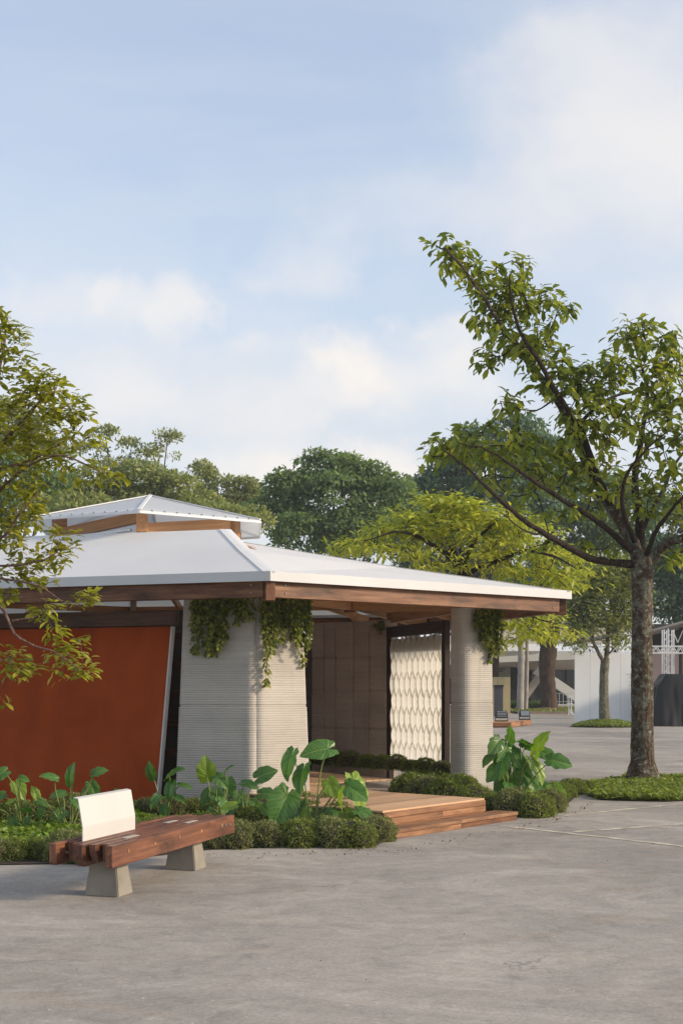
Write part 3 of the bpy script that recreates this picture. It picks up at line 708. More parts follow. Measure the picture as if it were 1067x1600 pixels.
# ------------------------------------------------------------------ bench
bb_ = Vector((.287, .958, 0)).normalized(); bc_ = Vector((bb_.y, -bb_.x, 0))
B0 = Vector((-2.33, 10.30, 0))                        # near left corner of the seat
bench = empty('park_bench', B0 + bb_ * 1.2 + bc_ * .28, 'heavy red-brown timber slat bench on two concrete feet with white backrest plate', 'bench')
yaw_b = math.atan2(bb_.y, bb_.x); SZ = .456
widths = [.066, .058, .062, .06, .062, .055, .062]; gap = (.58 - sum(widths)) / 6
starts = [-.04, .10, .02, -.09, -.03, .03, -.08]; ends = [2.36, 2.50, 2.42, 2.55, 2.44, 2.52, 2.53]
x = 0
def slat(st, en, off, w, h, cham):
    """beam with a chamfered lower near end"""
    L_ = en - st; V = []
    for y in (-w / 2, w / 2): V += [(0, y, h / 2), (L_, y, h / 2), (L_, y, -h / 2), (cham * .6, y, -h / 2), (0, y, -h / 2 + cham)]
    Fc = [[0, 1, 2, 3, 4], [9, 8, 7, 6, 5]] + [[i, i + 5, (i + 1) % 5 + 5, (i + 1) % 5] for i in range(5)]
    me = bpy.data.meshes.new('slat'); me.from_pydata([(a - L_ / 2, b, c) for a, b, c in V], [], Fc)
    bm = bmesh.new(); bm.from_mesh(me); bmesh.ops.recalc_face_normals(bm, faces=bm.faces)
    bmesh.ops.bevel(bm, geom=bm.edges[:], offset=.005, segments=1, affect='EDGES'); bm.to_mesh(me); bm.free()
    o = link('slat', me, M['bench'], bench, B0 + bb_ * (st + L_ / 2) + bc_ * off + Vector((0, 0, SZ - h / 2)))
    o.rotation_euler = (0, 0, yaw_b)
for k, w in enumerate(widths):
    h = .175 if k in (0, 3, 6) else .15
    slat(starts[k], ends[k], x + w / 2, w, h, [.02, .05, .03, .075, .085, .03, .012][k]); x += w + gap
for (s, o_) in ((.55, .49), (1.75, .31), (1.80, .49)):
    box('inlay', B0 + bb_ * s + bc_ * (o_ - .06) + Vector((0, 0, SZ + .001)), (.24, .05, .006), M['inlay'], bench, yaw_b, .003)
for kk in range(5):                                    # dowel plugs in the near face
    box('plug', B0 + bb_ * (.2 + kk * .5) + bc_ * .582 + Vector((0, 0, SZ - .07)), (.02, .012, .03), M['inlay'] if kk == 9 else M['glulam'], bench, yaw_b, .004)
for kk in range(3):
    box('bolt', B0 + bb_ * (2.2 + kk * .1) + bc_ * .583 + Vector((0, 0, SZ - .08)), (.022, .014, .022), M['steel'], bench, yaw_b, .005)
box('spacer_bar', B0 + bb_ * .12 + bc_ * .29 + Vector((0, 0, SZ - .09)), (.02, .5, .02), M['steel'], bench, yaw_b, .004)
def pedestal(s):
    V = []
    for z, k in ((0, 1.0), (SZ - .165, .74)):
        for a, b in ((-1, -1), (1, -1), (1, 1), (-1, 1)):
            V.append(tuple(B0 + bb_ * (s + a * .135 * k) + bc_ * (.325 + b * .155 * k) + Vector((0, 0, z))))
    o = wmesh('pedestal', V, [[3, 2, 1, 0], [4, 5, 6, 7]] + [[i, (i + 1) % 4, (i + 1) % 4 + 4, i + 4] for i in range(4)], M['pedestal'], bench)
    bm = bmesh.new(); bm.from_mesh(o.data); bmesh.ops.recalc_face_normals(bm, faces=bm.faces)
    bmesh.ops.bevel(bm, geom=bm.edges[:], offset=.008, segments=2, affect='EDGES'); bm.to_mesh(o.data); bm.free()
pedestal(.36); pedestal(1.93)
# bent plate backrest
pr = [(.205, SZ - .06), (.205, SZ + .115), (.165, SZ + .345), (.125, SZ + .355)]
V = []; th_ = .008
for s in (.14, 1.10):
    V += [B0 + bb_ * s + bc_ * o_ + Vector((0, 0, z)) for o_, z in pr] + [B0 + bb_ * s + bc_ * (o_ - th_) + Vector((0, 0, z - (th_ if i == 3 else .003))) for i, (o_, z) in enumerate(pr)]
Fc = []
for i in range(3): Fc += [[i, i + 1, i + 9, i + 8], [i + 4, i + 12, i + 13, i + 5]]
for a in (0, 8):
    for i in range(3): Fc.append([a + i, a + i + 4, a + i + 5, a + i + 1] if a == 0 else [a + i, a + i + 1, a + i + 5, a + i + 4])
Fc += [[3, 7, 15, 11], [0, 8, 12, 4]]
o = wmesh('backrest', V, Fc, M['whitemetal'], bench)
bm = bmesh.new(); bm.from_mesh(o.data); bmesh.ops.recalc_face_normals(bm, faces=bm.faces); bm.to_mesh(o.data); bm.free()

# ------------------------------------------------------------------ shrubs
def shrub_mesh(seed, n=2300, sq=.8):
    rs = np.random.RandomState(seed)
    th = rs.uniform(0, 2 * np.pi, n); u = rs.uniform(-.62, 1, n); st = np.sqrt(np.maximum(0, 1 - u * u))
    d = np.stack([st * np.cos(th), st * np.sin(th), u], 1)
    lump = 1 + .10 * np.sin(3 * th + seed) * st + .07 * np.sin(5 * th + 2 * u * 4 + seed * 2) + .05 * np.sin(9 * th - 7 * u)
    r = lump * rs.uniform(.80, 1.03, n) ** .6
    pos = d * r[:, None]; pos[:, 2] = np.maximum((pos[:, 2] + .52) * sq * .72, .01)
    ax = unit(d + rs.normal(0, .55, (n, 3)) + np.array([0, 0, .35])); nr = unit(d * .8 + rs.normal(0, .5, (n, 3)) + np.array([0, 0, .4]))
    V, Q = leaf_arrays(pos, ax, nr, rs.uniform(.075, .14, n), rs.uniform(.05, .08, n), 'simple')
    # solid dark dome inside the leaf shell
    k = 12; core = []; cq = []
    for i in range(7):
        ph = -.52 + i / 6 * (.52 + math.pi / 2)
        for j in range(k):
            a = 2 * math.pi * j / k; core.append((.80 * math.cos(ph) * math.cos(a), .80 * math.cos(ph) * math.sin(a), .72 * sq * (.80 * math.sin(ph) + .52)))
    for i in range(6):
        for j in range(k): cq.append([i * k + j, i * k + (j + 1) % k, (i + 1) * k + (j + 1) % k, (i + 1) * k + j])
    return npmesh('shrub_leaves', V, Q), npmesh('shrub_core', np.array(core), np.array(cq))
SH = []
for s in range(6):
    lm, cm = shrub_mesh(s, 3600, 1.0 + .07 * (s % 3)); lm.materials.append(M['leaf_shrub2'] if s % 3 == 2 else M['leaf_shrub']); cm.materials.append(M['soil']); SH.append((lm, cm))
def shrub(pt, r, label, group, k):
    o = empty('shrub', pt, label, 'shrub', group); lm, cm = SH[k % 6]
    for nm, me in (('foliage', lm), ('inner_dome', cm)):
        c = bpy.data.objects.new(nm, me); COL.objects.link(c); put(c, o, pt); c.scale = (r, r, r * random.uniform(.92, 1.12)); c.rotation_euler = (0, 0, random.uniform(0, 6.28))
def shrub_row(items, fmt, group):
    """items: (px, py ground, radius px); label from the left"""
    items = sorted(items)
    for k, (px, py, rp_) in enumerate(items):
        g = G(px, py); shrub(g, rp_ / F * g.y, fmt % ORD[k], group, random.randrange(6))
shrub_row([(-14, 1346, 30), (24, 1344, 27), (62, 1342, 30), (108, 1346, 34), (140, 1350, 22)], '%s low rounded shrub from the left along the paving, left of the bench', 'shrubs along the paving left of the bench')
shrub_row([(338, 1325, 22), (372, 1324, 30), (416, 1322, 31), (470, 1322, 34), (520, 1322, 33), (553, 1322, 36), (588, 1314, 29)], '%s rounded shrub from the bench end along the paving towards the step', 'front row of shrubs right of the bench')
shrub_row([(165, 1318, 22), (205, 1312, 24), (245, 1308, 26), (290, 1306, 26), (330, 1298, 25), (398, 1296, 30), (440, 1296, 28), (475, 1292, 30), (530, 1294, 32), (572, 1296, 30)], '%s shrub from the left in the middle row behind the bench', 'middle row of shrubs behind the bench')
shrub_row([(-20, 1290, 32), (25, 1288, 32), (70, 1288, 32), (112, 1286, 32), (155, 1284, 30), (196, 1282, 28), (232, 1280, 27), (268, 1278, 26), (303, 1276, 26), (338, 1276, 26), (372, 1276, 26), (408, 1277, 27), (445, 1276, 27), (480, 1276, 26), (515, 1278, 28), (550, 1282, 28)], '%s shrub from the left at the foot of the red wall and front pillar', 'back row of shrubs against the pavilion')
shrub_row([(735, 1263, 26), (768, 1270, 27), (800, 1274, 30), (835, 1276, 31), (858, 1268, 28), (862, 1250, 26)], '%s rounded shrub from the step in the bed under the right column', 'shrubs round the foot of the right column')
shrub_row([(895, 1240, 22), (915, 1238, 17), (880, 1246, 20)], '%s small shrub from the left beside the grass patch', 'shrubs beside the grass patch')
shrub_row([(740, 1268, 38), (704, 1262, 38), (670, 1257, 36), (646, 1250, 34), (718, 1249, 34), (682, 1245, 34), (652, 1239, 32)], '%s shrub from the left on the deck edge before the right column', 'shrubs on the deck edge')
INS = [(492, 1194), (520, 1196), (548, 1198), (574, 1200), (598, 1201), (620, 1203), (642, 1205), (664, 1208), (688, 1213)]
for k, (px, py) in enumerate(INS):
    g = G(px, py, DZ - .03); shrub(g, random.uniform(16, 20) / F * g.y, '%s shady shrub from the left at the foot of the petal screen' % ORD[k], 'shrubs inside under the petal screen', k)

# ------------------------------------------------------------------ philodendrons
def bigleaf_mesh(seed, lobes):
    rs = random.Random(seed); nA, nR = 40, 4; V = [(0, 0, 0)]; Fc = []
    for i in range(nA + 1):
        a = R(-168 + 336 * i / nA); ca = abs(a) / math.pi
        r = .30 + .58 * max(0, math.cos(a / 2)) ** 2.6 + .16 * math.exp(-(a / .22) ** 2)
        r *= 1 + .42 * math.exp(-((ca - .74) / .14) ** 2)
        r *= 1 + lobes * math.sin(9 * abs(a) + seed) * min(1, ca * 2.2)
        for k in range(1, nR + 1):
            q = r * k / nR; x, y = q * math.cos(a), q * math.sin(a) * .80
            z = .42 * abs(y) - .30 * max(0, x) ** 2 - .62 * y * y + .022 * math.sin(10 * a + seed) * k / nR - .10 * max(0, -x)
            V.append((x, y, z))
    for i in range(nA):
        b, c = 1 + i * nR, 1 + (i + 1) * nR; Fc.append([0, b, c])
        for k in range(nR - 1): Fc.append([b + k, b + k + 1, c + k + 1, c + k])
    me = bpy.data.meshes.new('leaf'); me.from_pydata(V, [], Fc); me.update(); me.polygons.foreach_set('use_smooth', [True] * len(Fc)); return me
BL = {}
for k in range(4):
    for mk in ('bigleaf', 'bigleaf2'):
        me = bigleaf_mesh(k * 1.7 + .3, [.03, .05, .09, .06][k]); me.materials.append(M[mk]); BL[k, mk] = me
def philodendron(label, base, leaves, Y0=None):
    b = G(*base); o = empty('philodendron', b, label, 'plant', 'philodendrons in the beds'); rs = random.Random(label)
    extra = []
    for q in range(max(3, len(leaves) // 3)):
        ex = rs.uniform(-1, 1); extra.append((base[0] + ex * 26, base[1] - rs.uniform(18, 52), rs.uniform(15, 26), ex + rs.uniform(-.3, .3), rs.uniform(-.2, .9), rs.uniform(.1, .6), int(rs.random() < .35)))
    for (px, py, sz, dx, dy, tw, br) in list(leaves) + extra:
        Y = b.y + rs.uniform(-.28, .22); tip = P(px, py, Y); s = sz / F * Y * .86
        st = b + Vector((rs.uniform(-.06, .06), rs.uniform(-.06, .06), 0))
        mid = st.lerp(tip, .55) + Vector((rs.uniform(-.05, .05), rs.uniform(-.04, .04), .12 * (tip.z - st.z) + .03))
        pth = spline([st, mid, tip], 9); V, Q = tube_arrays([(pth, np.linspace(.0115, .0055, 9))], 6)
        wmesh('stalk', V, Q, M['petiole'], o, smooth=True)
        x = Vector((dx, -tw, -dy)).normalized(); up = Vector((rs.uniform(-.6, .7), -rs.uniform(.25, .9), rs.uniform(.5, 1.0))); z = (up - x * up.dot(x)).normalized(); y = z.cross(x)
        lf = bpy.data.objects.new('leaf', BL[rs.randrange(4), 'bigleaf2' if br else 'bigleaf']); COL.objects.link(lf); put(lf, o, tip)
        lf.rotation_euler = Matrix((x, y, z)).transposed().to_euler(); lf.scale = (s, s * rs.uniform(.85, 1.05), s)
philodendron('slender philodendron with arching stalks at the left photo edge before the red wall', (40, 1302),
    [(8, 1206, 26, -.5, .3, .3, 0), (27, 1226, 30, .5, .7, .4, 1), (4, 1243, 26, -.8, .3, .3, 0), (33, 1216, 16, .8, .2, .1, 0), (-10, 1262, 24, -.7, .4, .4, 0), (20, 1280, 22, .3, .8, .4, 0), (60, 1250, 22, .8, .3, .3, 0)])
philodendron('tall philodendron before the red wall, its heart leaf rising above the white backrest', (108, 1304),
    [(86, 1216, 26, -.7, -.3, .3, 0), (110, 1221, 34, .05, -.9, .2, 0), (98, 1240, 24, -.9, .1, .3, 0), (148, 1208, 24, .9, -.35, .1, 0), (143, 1226, 28, .5, .8, .3, 0), (116, 1250, 22, .6, .5, .5, 0), (58, 1244, 20, -.3, -.8, .1, 1), (66, 1266, 18, -.4, .8, .2, 0), (135, 1234, 22, -.3, .8, .4, 0), (182, 1238, 20, .8, .3, .3, 0)])
philodendron('philodendron with cupped leaves in front of the gap between red wall and pillar', (258, 1282),
    [(239, 1213, 27, -.3, -.8, .2, 0), (265, 1212, 32, .6, -.5, .3, 0), (268, 1226, 30, -.2, .9, .4, 0), (282, 1226, 24, .9, .1, .3, 0), (250, 1246, 18, -.7, .5, .4, 0)])
philodendron('upright philodendron before the left face of the front pillar', (340, 1284),
    [(324, 1213, 36, -.1, -.8, .25, 1), (340, 1215, 26, .6, .5, .3, 0), (357, 1222, 28, .2, .8, .5, 0), (352, 1206, 22, .5, -.6, .2, 0), (338, 1238, 26, .2, .7, .5, 0), (348, 1252, 26, .3, .8, .4, 0), (328, 1248, 22, -.7, .5, .4, 0)])
philodendron('philodendron at the pillar seam just beyond the bench end', (384, 1296),
    [(382, 1224, 28, .7, .1, .3, 0), (373, 1241, 26, .2, .7, .5, 0), (405, 1214, 34, .85, -.45, .3, 0), (408, 1240, 30, .8, -.1, .4, 0), (396, 1254, 28, .5, .6, .4, 0), (368, 1262, 20, -.6, .6, .4, 0), (412, 1262, 24, .7, .6, .4, 0)])
philodendron('large philodendron with broad glossy leaves in front of the deck', (492, 1300),
    [(456, 1180, 46, -.35, .85, .15, 0), (474, 1202, 46, -.2, .55, .5, 0), (512, 1170, 50, -.5, .05, .25, 0), (514, 1222, 32, .3, .6, .5, 1), (553, 1222, 58, .35, .85, .3, 1), (545, 1230, 40, .7, .4, .4, 0), (448, 1244, 58, -.35, .75, .5, 0), (500, 1275, 46, .05, .85, .5, 0), (533, 1256, 34, -.1, -.8, .25, 1), (476, 1264, 26, .2, .7, .4, 1), (540, 1272, 34, .4, .7, .4, 1), (562, 1268, 36, .9, .3, .3, 0), (460, 1268, 28, -.3, .8, .4, 0), (476, 1290, 26, -.2, .8, .4, 0), (520, 1270, 28, .4, .8, .4, 0), (552, 1290, 30, .8, .5, .4, 0)])
philodendron('lush philodendron clump beside the right column', (803, 1262),
    [(794, 1156, 34, .2, -.5, .4, 0), (778, 1158, 30, -.4, .5, .4, 0), (838, 1172, 40, .3, -.8, .25, 1), (798, 1174, 40, .5, .6, .4, 0), (786, 1184, 40, -.3, .8, .4, 0), (812, 1196, 38, .3, .7, .5, 0), (832, 1190, 44, .5, .8, .35, 1), (796, 1212, 52, -.45, .8, .4, 0), (862, 1188, 36, .95, .15, .3, 0), (845, 1176, 30, .8, .2, .3, 0), (866, 1234, 36, .35, .85, .4, 1), (845, 1230, 34, .5, .7, .4, 0), (820, 1166, 30, .1, -.3, .5, 0), (780, 1200, 34, -.6, .5, .4, 0), (825, 1216, 30, .4, .7, .5, 0), (790, 1168, 32, -.3, .5, .5, 0), (812, 1160, 30, .5, .1, .5, 0), (770, 1180, 30, -.6, .4, .4, 0)])

# ------------------------------------------------------------------ hanging vines
def vine(label, p0, d, L_, n, lens, zt, off, seed):
    rs = np.random.RandomState(seed); d = Vector((d[0], d[1], 0)).normalized(); nn = Vector((d.y, -d.x, 0))
    o = empty('hanging_vine', Vector(p0) + d * L_ / 2 + Vector((0, 0, zt)), label, 'vine', 'vines hanging from the pillars')
    for k in range(n):
        t = (k + rs.uniform(.1, .9)) / n; ln = lens(t) * rs.uniform(.30, 1.18)
        a = Vector(p0) + d * (L_ * t) + nn * (off + rs.uniform(0, .10)) + Vector((0, 0, zt))
        m = max(8, int(ln / .05)); tt = np.linspace(0, 1, m)
        pts = np.array([tuple(a)]) + np.stack([tt * 0, tt * 0, -ln * tt], 1)
        pts += np.cumsum(rs.normal(0, .008, (m, 3)) * np.array([1, 1, 0]), 0)
        V1, Q1 = tube_arrays([(pts, np.full(m, .0028))], 4)
        nl = int(ln / .011); u = rs.uniform(0, 1, nl) ** 1.0
        idx = u * (m - 1); i0 = np.minimum(idx.astype(int), m - 2); pos = pts[i0] + (pts[i0 + 1] - pts[i0]) * (idx - i0)[:, None]
        th = rs.uniform(0, 6.28, nl); ax = np.stack([np.cos(th) * .6, np.sin(th) * .6, -rs.uniform(.4, 1.0, nl)], 1) + np.array(tuple(nn)) * .35
        pos = pos + ax * rs.uniform(0, .04, nl)[:, None]
        V2, Q2 = leaf_arrays(pos, ax, np.tile(np.array(tuple(nn)), (nl, 1)) + rs.normal(0, .45, (nl, 3)), rs.uniform(.05, .09, nl), rs.uniform(.032, .052, nl), 'ovate')
        wmesh('strand', np.vstack([V1, V2]), np.vstack([Q1, Q2 + len(V1)]), M['leaf_vine'], o)
vine('trailing green vine hanging over the left face of the front pillar', le + (-u1) * .33, -u1, .86, 30, lambda t: .82 - .30 * t if t < .6 else .34, 2.96, .03, 1)
vine('trailing vine hanging over the right face of the front pillar', seam + u2 * .05, u2, .80, 32, lambda t: .80 + .26 * math.sin(t * 7 + 1.2), 2.96, .03, 2)
vine('trailing vine hanging at the right end of the far right pillar', Vector((1.90, 19.76, 0)) + u2 * .14, u2, .52, 24, lambda t: .42 + .42 * t, 2.96, .04, 3)
vine('short tuft of vine on top of the brown inner wall', dr - dd * .15, dd, .16, 5, lambda t: .2, 2.97, .02, 4)

# ------------------------------------------------------------------ trees
from mathutils import noise as mnoise
def trunk_mesh(pts, radii, sides=24, amp=.09, freq=2.6):
    V, Q = tube_arrays([(pts, radii)], sides); n = len(pts)
    c = np.repeat(np.asarray(pts), sides, 0)
    for i in range(len(V)):
        d = V[i] - c[i]; k = 1 + amp * mnoise.noise(Vector((V[i][0] * freq * 2, V[i][1] * freq * 2, V[i][2] * freq * .6))) + amp * .6 * mnoise.noise(Vector(V[i]) * freq * 5)
        V[i] = c[i] + d * k
    return V, Q
def sample_blobs(blobs, rs, Yc, Yd, keep=1.0):
    """blobs (px,py,rx,ry,n): cluster points with real depth round Yc"""
    out = []
    for b in blobs:
        px, py, rx, ry, n = b[:5]; dy0 = b[5] if len(b) > 5 else 0.0
        k = 0
        while k < n:
            v = rs.uniform(-1, 1, 3)
            if (v * v).sum() > 1: continue
            m = Yc / F
            if rs.uniform() > keep: k += 1; continue
            out.append(tuple(P(px + v[0] * rx, py + v[1] * ry, Yc + dy0 + v[2] * min(Yd, max(rx, ry) * m * 1.4)))); k += 1
    return np.array(out)
def connect(limbs, clusters, rs, r_tip, r_gain, sag=.06):
    """join every cluster to the nearest wood, shortest first, so twigs branch from twigs"""
    nodes = np.concatenate([l for l in limbs]); paths = []
    d0 = np.array([np.min(np.linalg.norm(nodes - c, axis=1)) for c in clusters]); order = np.argsort(d0); ends = np.zeros_like(clusters)
    for i in order:
        c = clusters[i]; dv = np.linalg.norm(nodes - c, axis=1); j = int(np.argmin(dv)); a = nodes[j]; ln = dv[j]
        if ln < .05: ends[i] = np.array([0, 0, 1.0]); continue
        mid = a + (c - a) * .5 + rs.normal(0, .07 * ln, 3) - np.array([0, 0, sag * ln])
        k = max(4, int(ln / .22)); p = spline([a, mid, c], k)
        paths.append((p, np.linspace(r_tip + r_gain * ln, r_tip, k))); nodes = np.vstack([nodes, p[1:]]); ends[i] = unit(p[-1] - p[-2])
    return paths, ends
def whorl_leaves(clusters, ends, rs, n, ln, wd, droop, spread, shape):
    c = np.repeat(clusters, n, 0); e = np.repeat(ends, n, 0); N_ = len(c)
    th = rs.uniform(0, 2 * np.pi, N_); rad = np.stack([np.cos(th), np.sin(th), rs.uniform(-.25, .35, N_)], 1)
    ax = unit(rad + e * rs.uniform(.1, .8, N_)[:, None]); ax[:, 2] -= rs.uniform(0, 1, N_) * droop; ax = unit(ax)
    pos = c + rs.normal(0, spread, (N_, 3)) + ax * .02
    nr = unit(np.array([0, 0, 1.0]) + rs.normal(0, .35, (N_, 3)))
    L_ = rs.uniform(*ln, N_); return leaf_arrays(pos, ax, nr, L_, L_ * rs.uniform(*wd, N_), shape)
def detailed_tree(label, base, trunk_pts, trunk_r, limbs, clusters, seed, bark, twigmat, leafmat, leaf, twig=(.006, .007), group=None, cat='tree', name='tree', sides=26, sag=.06):
    rs = np.random.RandomState(seed); o = empty(name, base, label, cat, group)
    tp = spline(trunk_pts, 110); tr = np.interp(np.linspace(0, 1, 110), np.linspace(0, 1, len(trunk_r)), trunk_r)
    V, Q = trunk_mesh(tp, tr, sides); wmesh('trunk', V, Q, bark, o, smooth=True)
    lp = []
    for pts, r0, r1 in limbs:
        n = max(8, int(sum((Vector(pts[i + 1]) - Vector(pts[i])).length for i in range(len(pts) - 1)) / .12)); p = spline(pts, n)
        p[1:-1] += np.cumsum(rs.normal(0, .012, (n - 2, 3)), 0) * .6
        V, Q = trunk_mesh(p, np.linspace(r0, r1, n) * (1 + .06 * np.sin(np.arange(n) * 1.7)), 9, .10, 4); wmesh('limb', V, Q, twigmat if r0 < .10 else bark, o, smooth=True); lp.append(p)
    paths, ends = connect(lp, clusters, rs, twig[0], twig[1], sag)
    V, Q = tube_arrays(paths, 5); tag(wmesh('twigs', V, Q, twigmat, o, smooth=True), kind='stuff')
    V, Q = whorl_leaves(clusters, ends, rs, **leaf); wmesh('crown', V, Q, leafmat, o)
    return o
# --- right-hand tree
TY = 23.1
def rp_(px, py, dy=0.0): return P(px, py, TY + dy)
rl = [
 ([rp_(1000, 878), rp_(984, 838, .2), rp_(947, 775, .5), rp_(915, 715, .6), rp_(893, 660, .5), rp_(868, 615, .3), rp_(822, 560, 0), rp_(782, 505, -.3), rp_(738, 440, -.6), rp_(694, 388, -.8)], .135, .014),
 ([rp_(960, 800, .5), rp_(935, 755, .1), rp_(915, 690, -.1), rp_(885, 640, -.4), rp_(845, 570, -.6), rp_(815, 520, -.6), rp_(800, 460, -.7), rp_(800, 425, -.8)], .085, .010),
 ([rp_(992, 882), rp_(930, 873, -.5), rp_(880, 850, -1.0), rp_(820, 812, -1.5), rp_(770, 770, -1.9), rp_(725, 725, -2.2), rp_(690, 700, -2.4)], .075, .010),
 ([rp_(985, 860), rp_(930, 815, -.3), rp_(870, 775, -.7), rp_(815, 735, -1.0), rp_(770, 705, -1.2), rp_(735, 690, -1.4)], .060, .010),
 ([rp_(1002, 880), rp_(998, 810, .6), rp_(990, 750, 1.0), rp_(1000, 690, 1.2), rp_(1010, 620, 1.2), rp_(995, 550, 1.0), rp_(985, 505, .8)], .095, .010),
 ([rp_(1012, 880), rp_(1040, 850, -.3), rp_(1075, 835, -.8), rp_(1120, 790, -1.2), rp_(1160, 740, -1.4)], .11, .014),
 ([rp_(897, 672, .5), rp_(930, 635, .8), rp_(965, 615, 1.1), rp_(1010, 606, 1.3), rp_(1045, 580, 1.4)], .045, .010),
 ([rp_(990, 845), rp_(975, 790, -.8), rp_(985, 740, -1.2), rp_(1015, 700, -1.5), rp_(1050, 670, -1.7)], .05, .008),
 ([rp_(1000, 830, .5), rp_(1030, 780, 1.2), rp_(1060, 720, 1.8), rp_(1110, 660, 2.2)], .06, .010),
 ([rp_(947, 778, .5), rp_(905, 765, 1.2), rp_(860, 735, 1.7), rp_(825, 705, 2.0)], .04, .008),
 ([rp_(870, 620, .3), rp_(835, 640, -.2), rp_(800, 635, -.5)], .02, .006),
 ([rp_(822, 560), rp_(855, 520, .4), rp_(870, 485, .5)], .025, .006),
 ([rp_(860, 835, -1.1), rp_(820, 830, -1.6), rp_(780, 800, -2.2)], .022, .006),
 ([rp_(1005, 876), rp_(1030, 820, -1.0), rp_(1070, 780, -2.0), rp_(1110, 760, -2.4)], .05, .01)]
rb = [(698, 388, 34, 14, 9), (715, 408, 30, 25, 12), (745, 440, 40, 42, 24), (760, 480, 40, 40, 20), (800, 430, 30, 28, 16), (800, 470, 40, 38, 22), (850, 470, 40, 18, 14), (878, 482, 20, 14, 6), (790, 530, 45, 35, 22), (765, 560, 22, 18, 6), (830, 520, 45, 40, 24),
      (850, 560, 45, 35, 22), (800, 628, 32, 14, 10), (880, 590, 45, 32, 22), (920, 590, 55, 30, 26), (975, 575, 60, 30, 26), (985, 515, 28, 22, 13), (1010, 545, 38, 38, 22), (1040, 570, 32, 40, 18), (1045, 530, 15, 20, 5),
      (930, 640, 60, 35, 26), (1000, 640, 70, 40, 36), (1060, 640, 40, 60, 24), (900, 670, 45, 35, 16), (960, 700, 70, 45, 30), (1040, 720, 50, 50, 26), (690, 700, 26, 18, 12), (730, 690, 45, 25, 20), (780, 690, 55, 28, 26), (840, 700, 55, 40, 26), (760, 730, 50, 25, 12), (880, 740, 60, 40, 22),
      (820, 760, 55, 35, 12), (950, 770, 60, 40, 16), (1040, 790, 40, 45, 14), (890, 800, 50, 30, 8), (1000, 760, 40, 40, 12), (845, 850, 40, 20, 4), (940, 850, 40, 20, 5), (1120, 650, 50, 80, 40), (1130, 770, 50, 60, 26), (1050, 860, 30, 25, 6), (1170, 700, 40, 80, 24)]
detailed_tree('tall forked tree with rough trunk and glossy drooping leaves on the right', G(1003, 1222), [G(1003, 1223) - Vector((0, 0, .05)), rp_(1003, 1130), rp_(1002, 1010), rp_(1003, 930), rp_(1002, 866)], [.33, .222, .205, .196, .190, .186, .182, .18, .18, .195, .21], rl,
    sample_blobs(rb, np.random.RandomState(5), TY, 2.9, .95), 11, M['bark_near'], M['bark_twig'], M['leaf_right'], dict(n=8, ln=(.12, .27), wd=(.36, .50), droop=1.3, spread=.07, shape='obovate'), twig=(.008, .009))
# --- left-hand tree, trunk out of frame
LY = 12.6
def lp_(px, py, dy=0.0): return P(px, py, LY + dy)
lb = Vector((-4.75, 12.9, 0))
ll = [
 ([lp_(-210, 860), lp_(-120, 800, -.2), lp_(-40, 740, -.3), lp_(10, 690, -.3), lp_(60, 640, -.2), lp_(100, 610, 0)], .05, .008),
 ([lp_(-120, 800, -.2), lp_(-50, 700, .2), lp_(-10, 610, .3), lp_(5, 540, .3), lp_(8, 495, .3)], .035, .006),
 ([lp_(-60, 760, -.3), lp_(0, 735, -.5), lp_(45, 718, -.5), lp_(95, 690, -.4), lp_(130, 665, -.3)], .022, .005),
 ([lp_(-40, 800, -.3), lp_(30, 740, -.6), lp_(80, 712, -.7), lp_(130, 720, -.7), lp_(165, 738, -.6)], .018, .004),
 ([lp_(-160, 850), lp_(-60, 850, -.4), lp_(0, 840, -.6), lp_(35, 800, -.7), lp_(60, 770, -.7)], .026, .005),
 ([lp_(-140, 860), lp_(-60, 880, -.5), lp_(20, 880, -.8), lp_(60, 870, -.9), lp_(95, 845, -.9)], .018, .004),
 ([lp_(-60, 880, -.5), lp_(0, 900, -.9), lp_(60, 912, -1.0), lp_(100, 935, -1.0), lp_(125, 945, -1.0)], .014, .004),
 ([lp_(-200, 880), lp_(-60, 900, -.6), lp_(0, 940, -.9), lp_(20, 985, -1.0), lp_(60, 1008, -1.0), lp_(85, 1020, -1.0), lp_(120, 1050, -1.0)], .018, .005),
 ([lp_(20, 970, -1.0), lp_(50, 965, -1.0), lp_(75, 955, -1.0)], .008, .003),
 ([lp_(-80, 930, -.7), lp_(-20, 1010, -.9), lp_(20, 1035, -1.0)], .012, .004)]
lbl = [(5, 500, 16, 20, 8), (20, 530, 30, 28, 16), (20, 570, 38, 30, 20), (45, 600, 40, 30, 20), (75, 600, 20, 14, 8), (55, 635, 50, 30, 24), (105, 635, 25, 22, 12), (125, 650, 20, 16, 9), (20, 650, 40, 40, 22), (80, 670, 45, 25, 18), (120, 690, 28, 22, 14), (60, 705, 45, 25, 18), (20, 720, 40, 40, 24), (165, 738, 22, 16, 12), (110, 735, 20, 18, 6),
       (50, 750, 40, 30, 14), (20, 790, 40, 40, 26), (45, 795, 25, 25, 8), (15, 840, 30, 30, 14), (102, 842, 28, 18, 12), (85, 868, 24, 12, 8), (55, 880, 30, 16, 12), (20, 890, 30, 18, 10), (60, 905, 26, 14, 10), (135, 940, 22, 14, 11), (70, 955, 22, 18, 11), (80, 985, 16, 16, 6), (110, 1015, 28, 15, 12), (130, 1045, 20, 16, 9), (90, 1040, 22, 14, 6), (35, 1040, 28, 14, 10), (15, 1015, 14, 10, 4), (-5, 1088, 10, 7, 3), (10, 925, 14, 14, 4),
       (-50, 560, 40, 70, 40), (-60, 680, 50, 70, 50), (-60, 800, 50, 60, 40), (-50, 900, 50, 40, 20), (-160, 620, 70, 110, 80), (-180, 780, 70, 80, 50)]
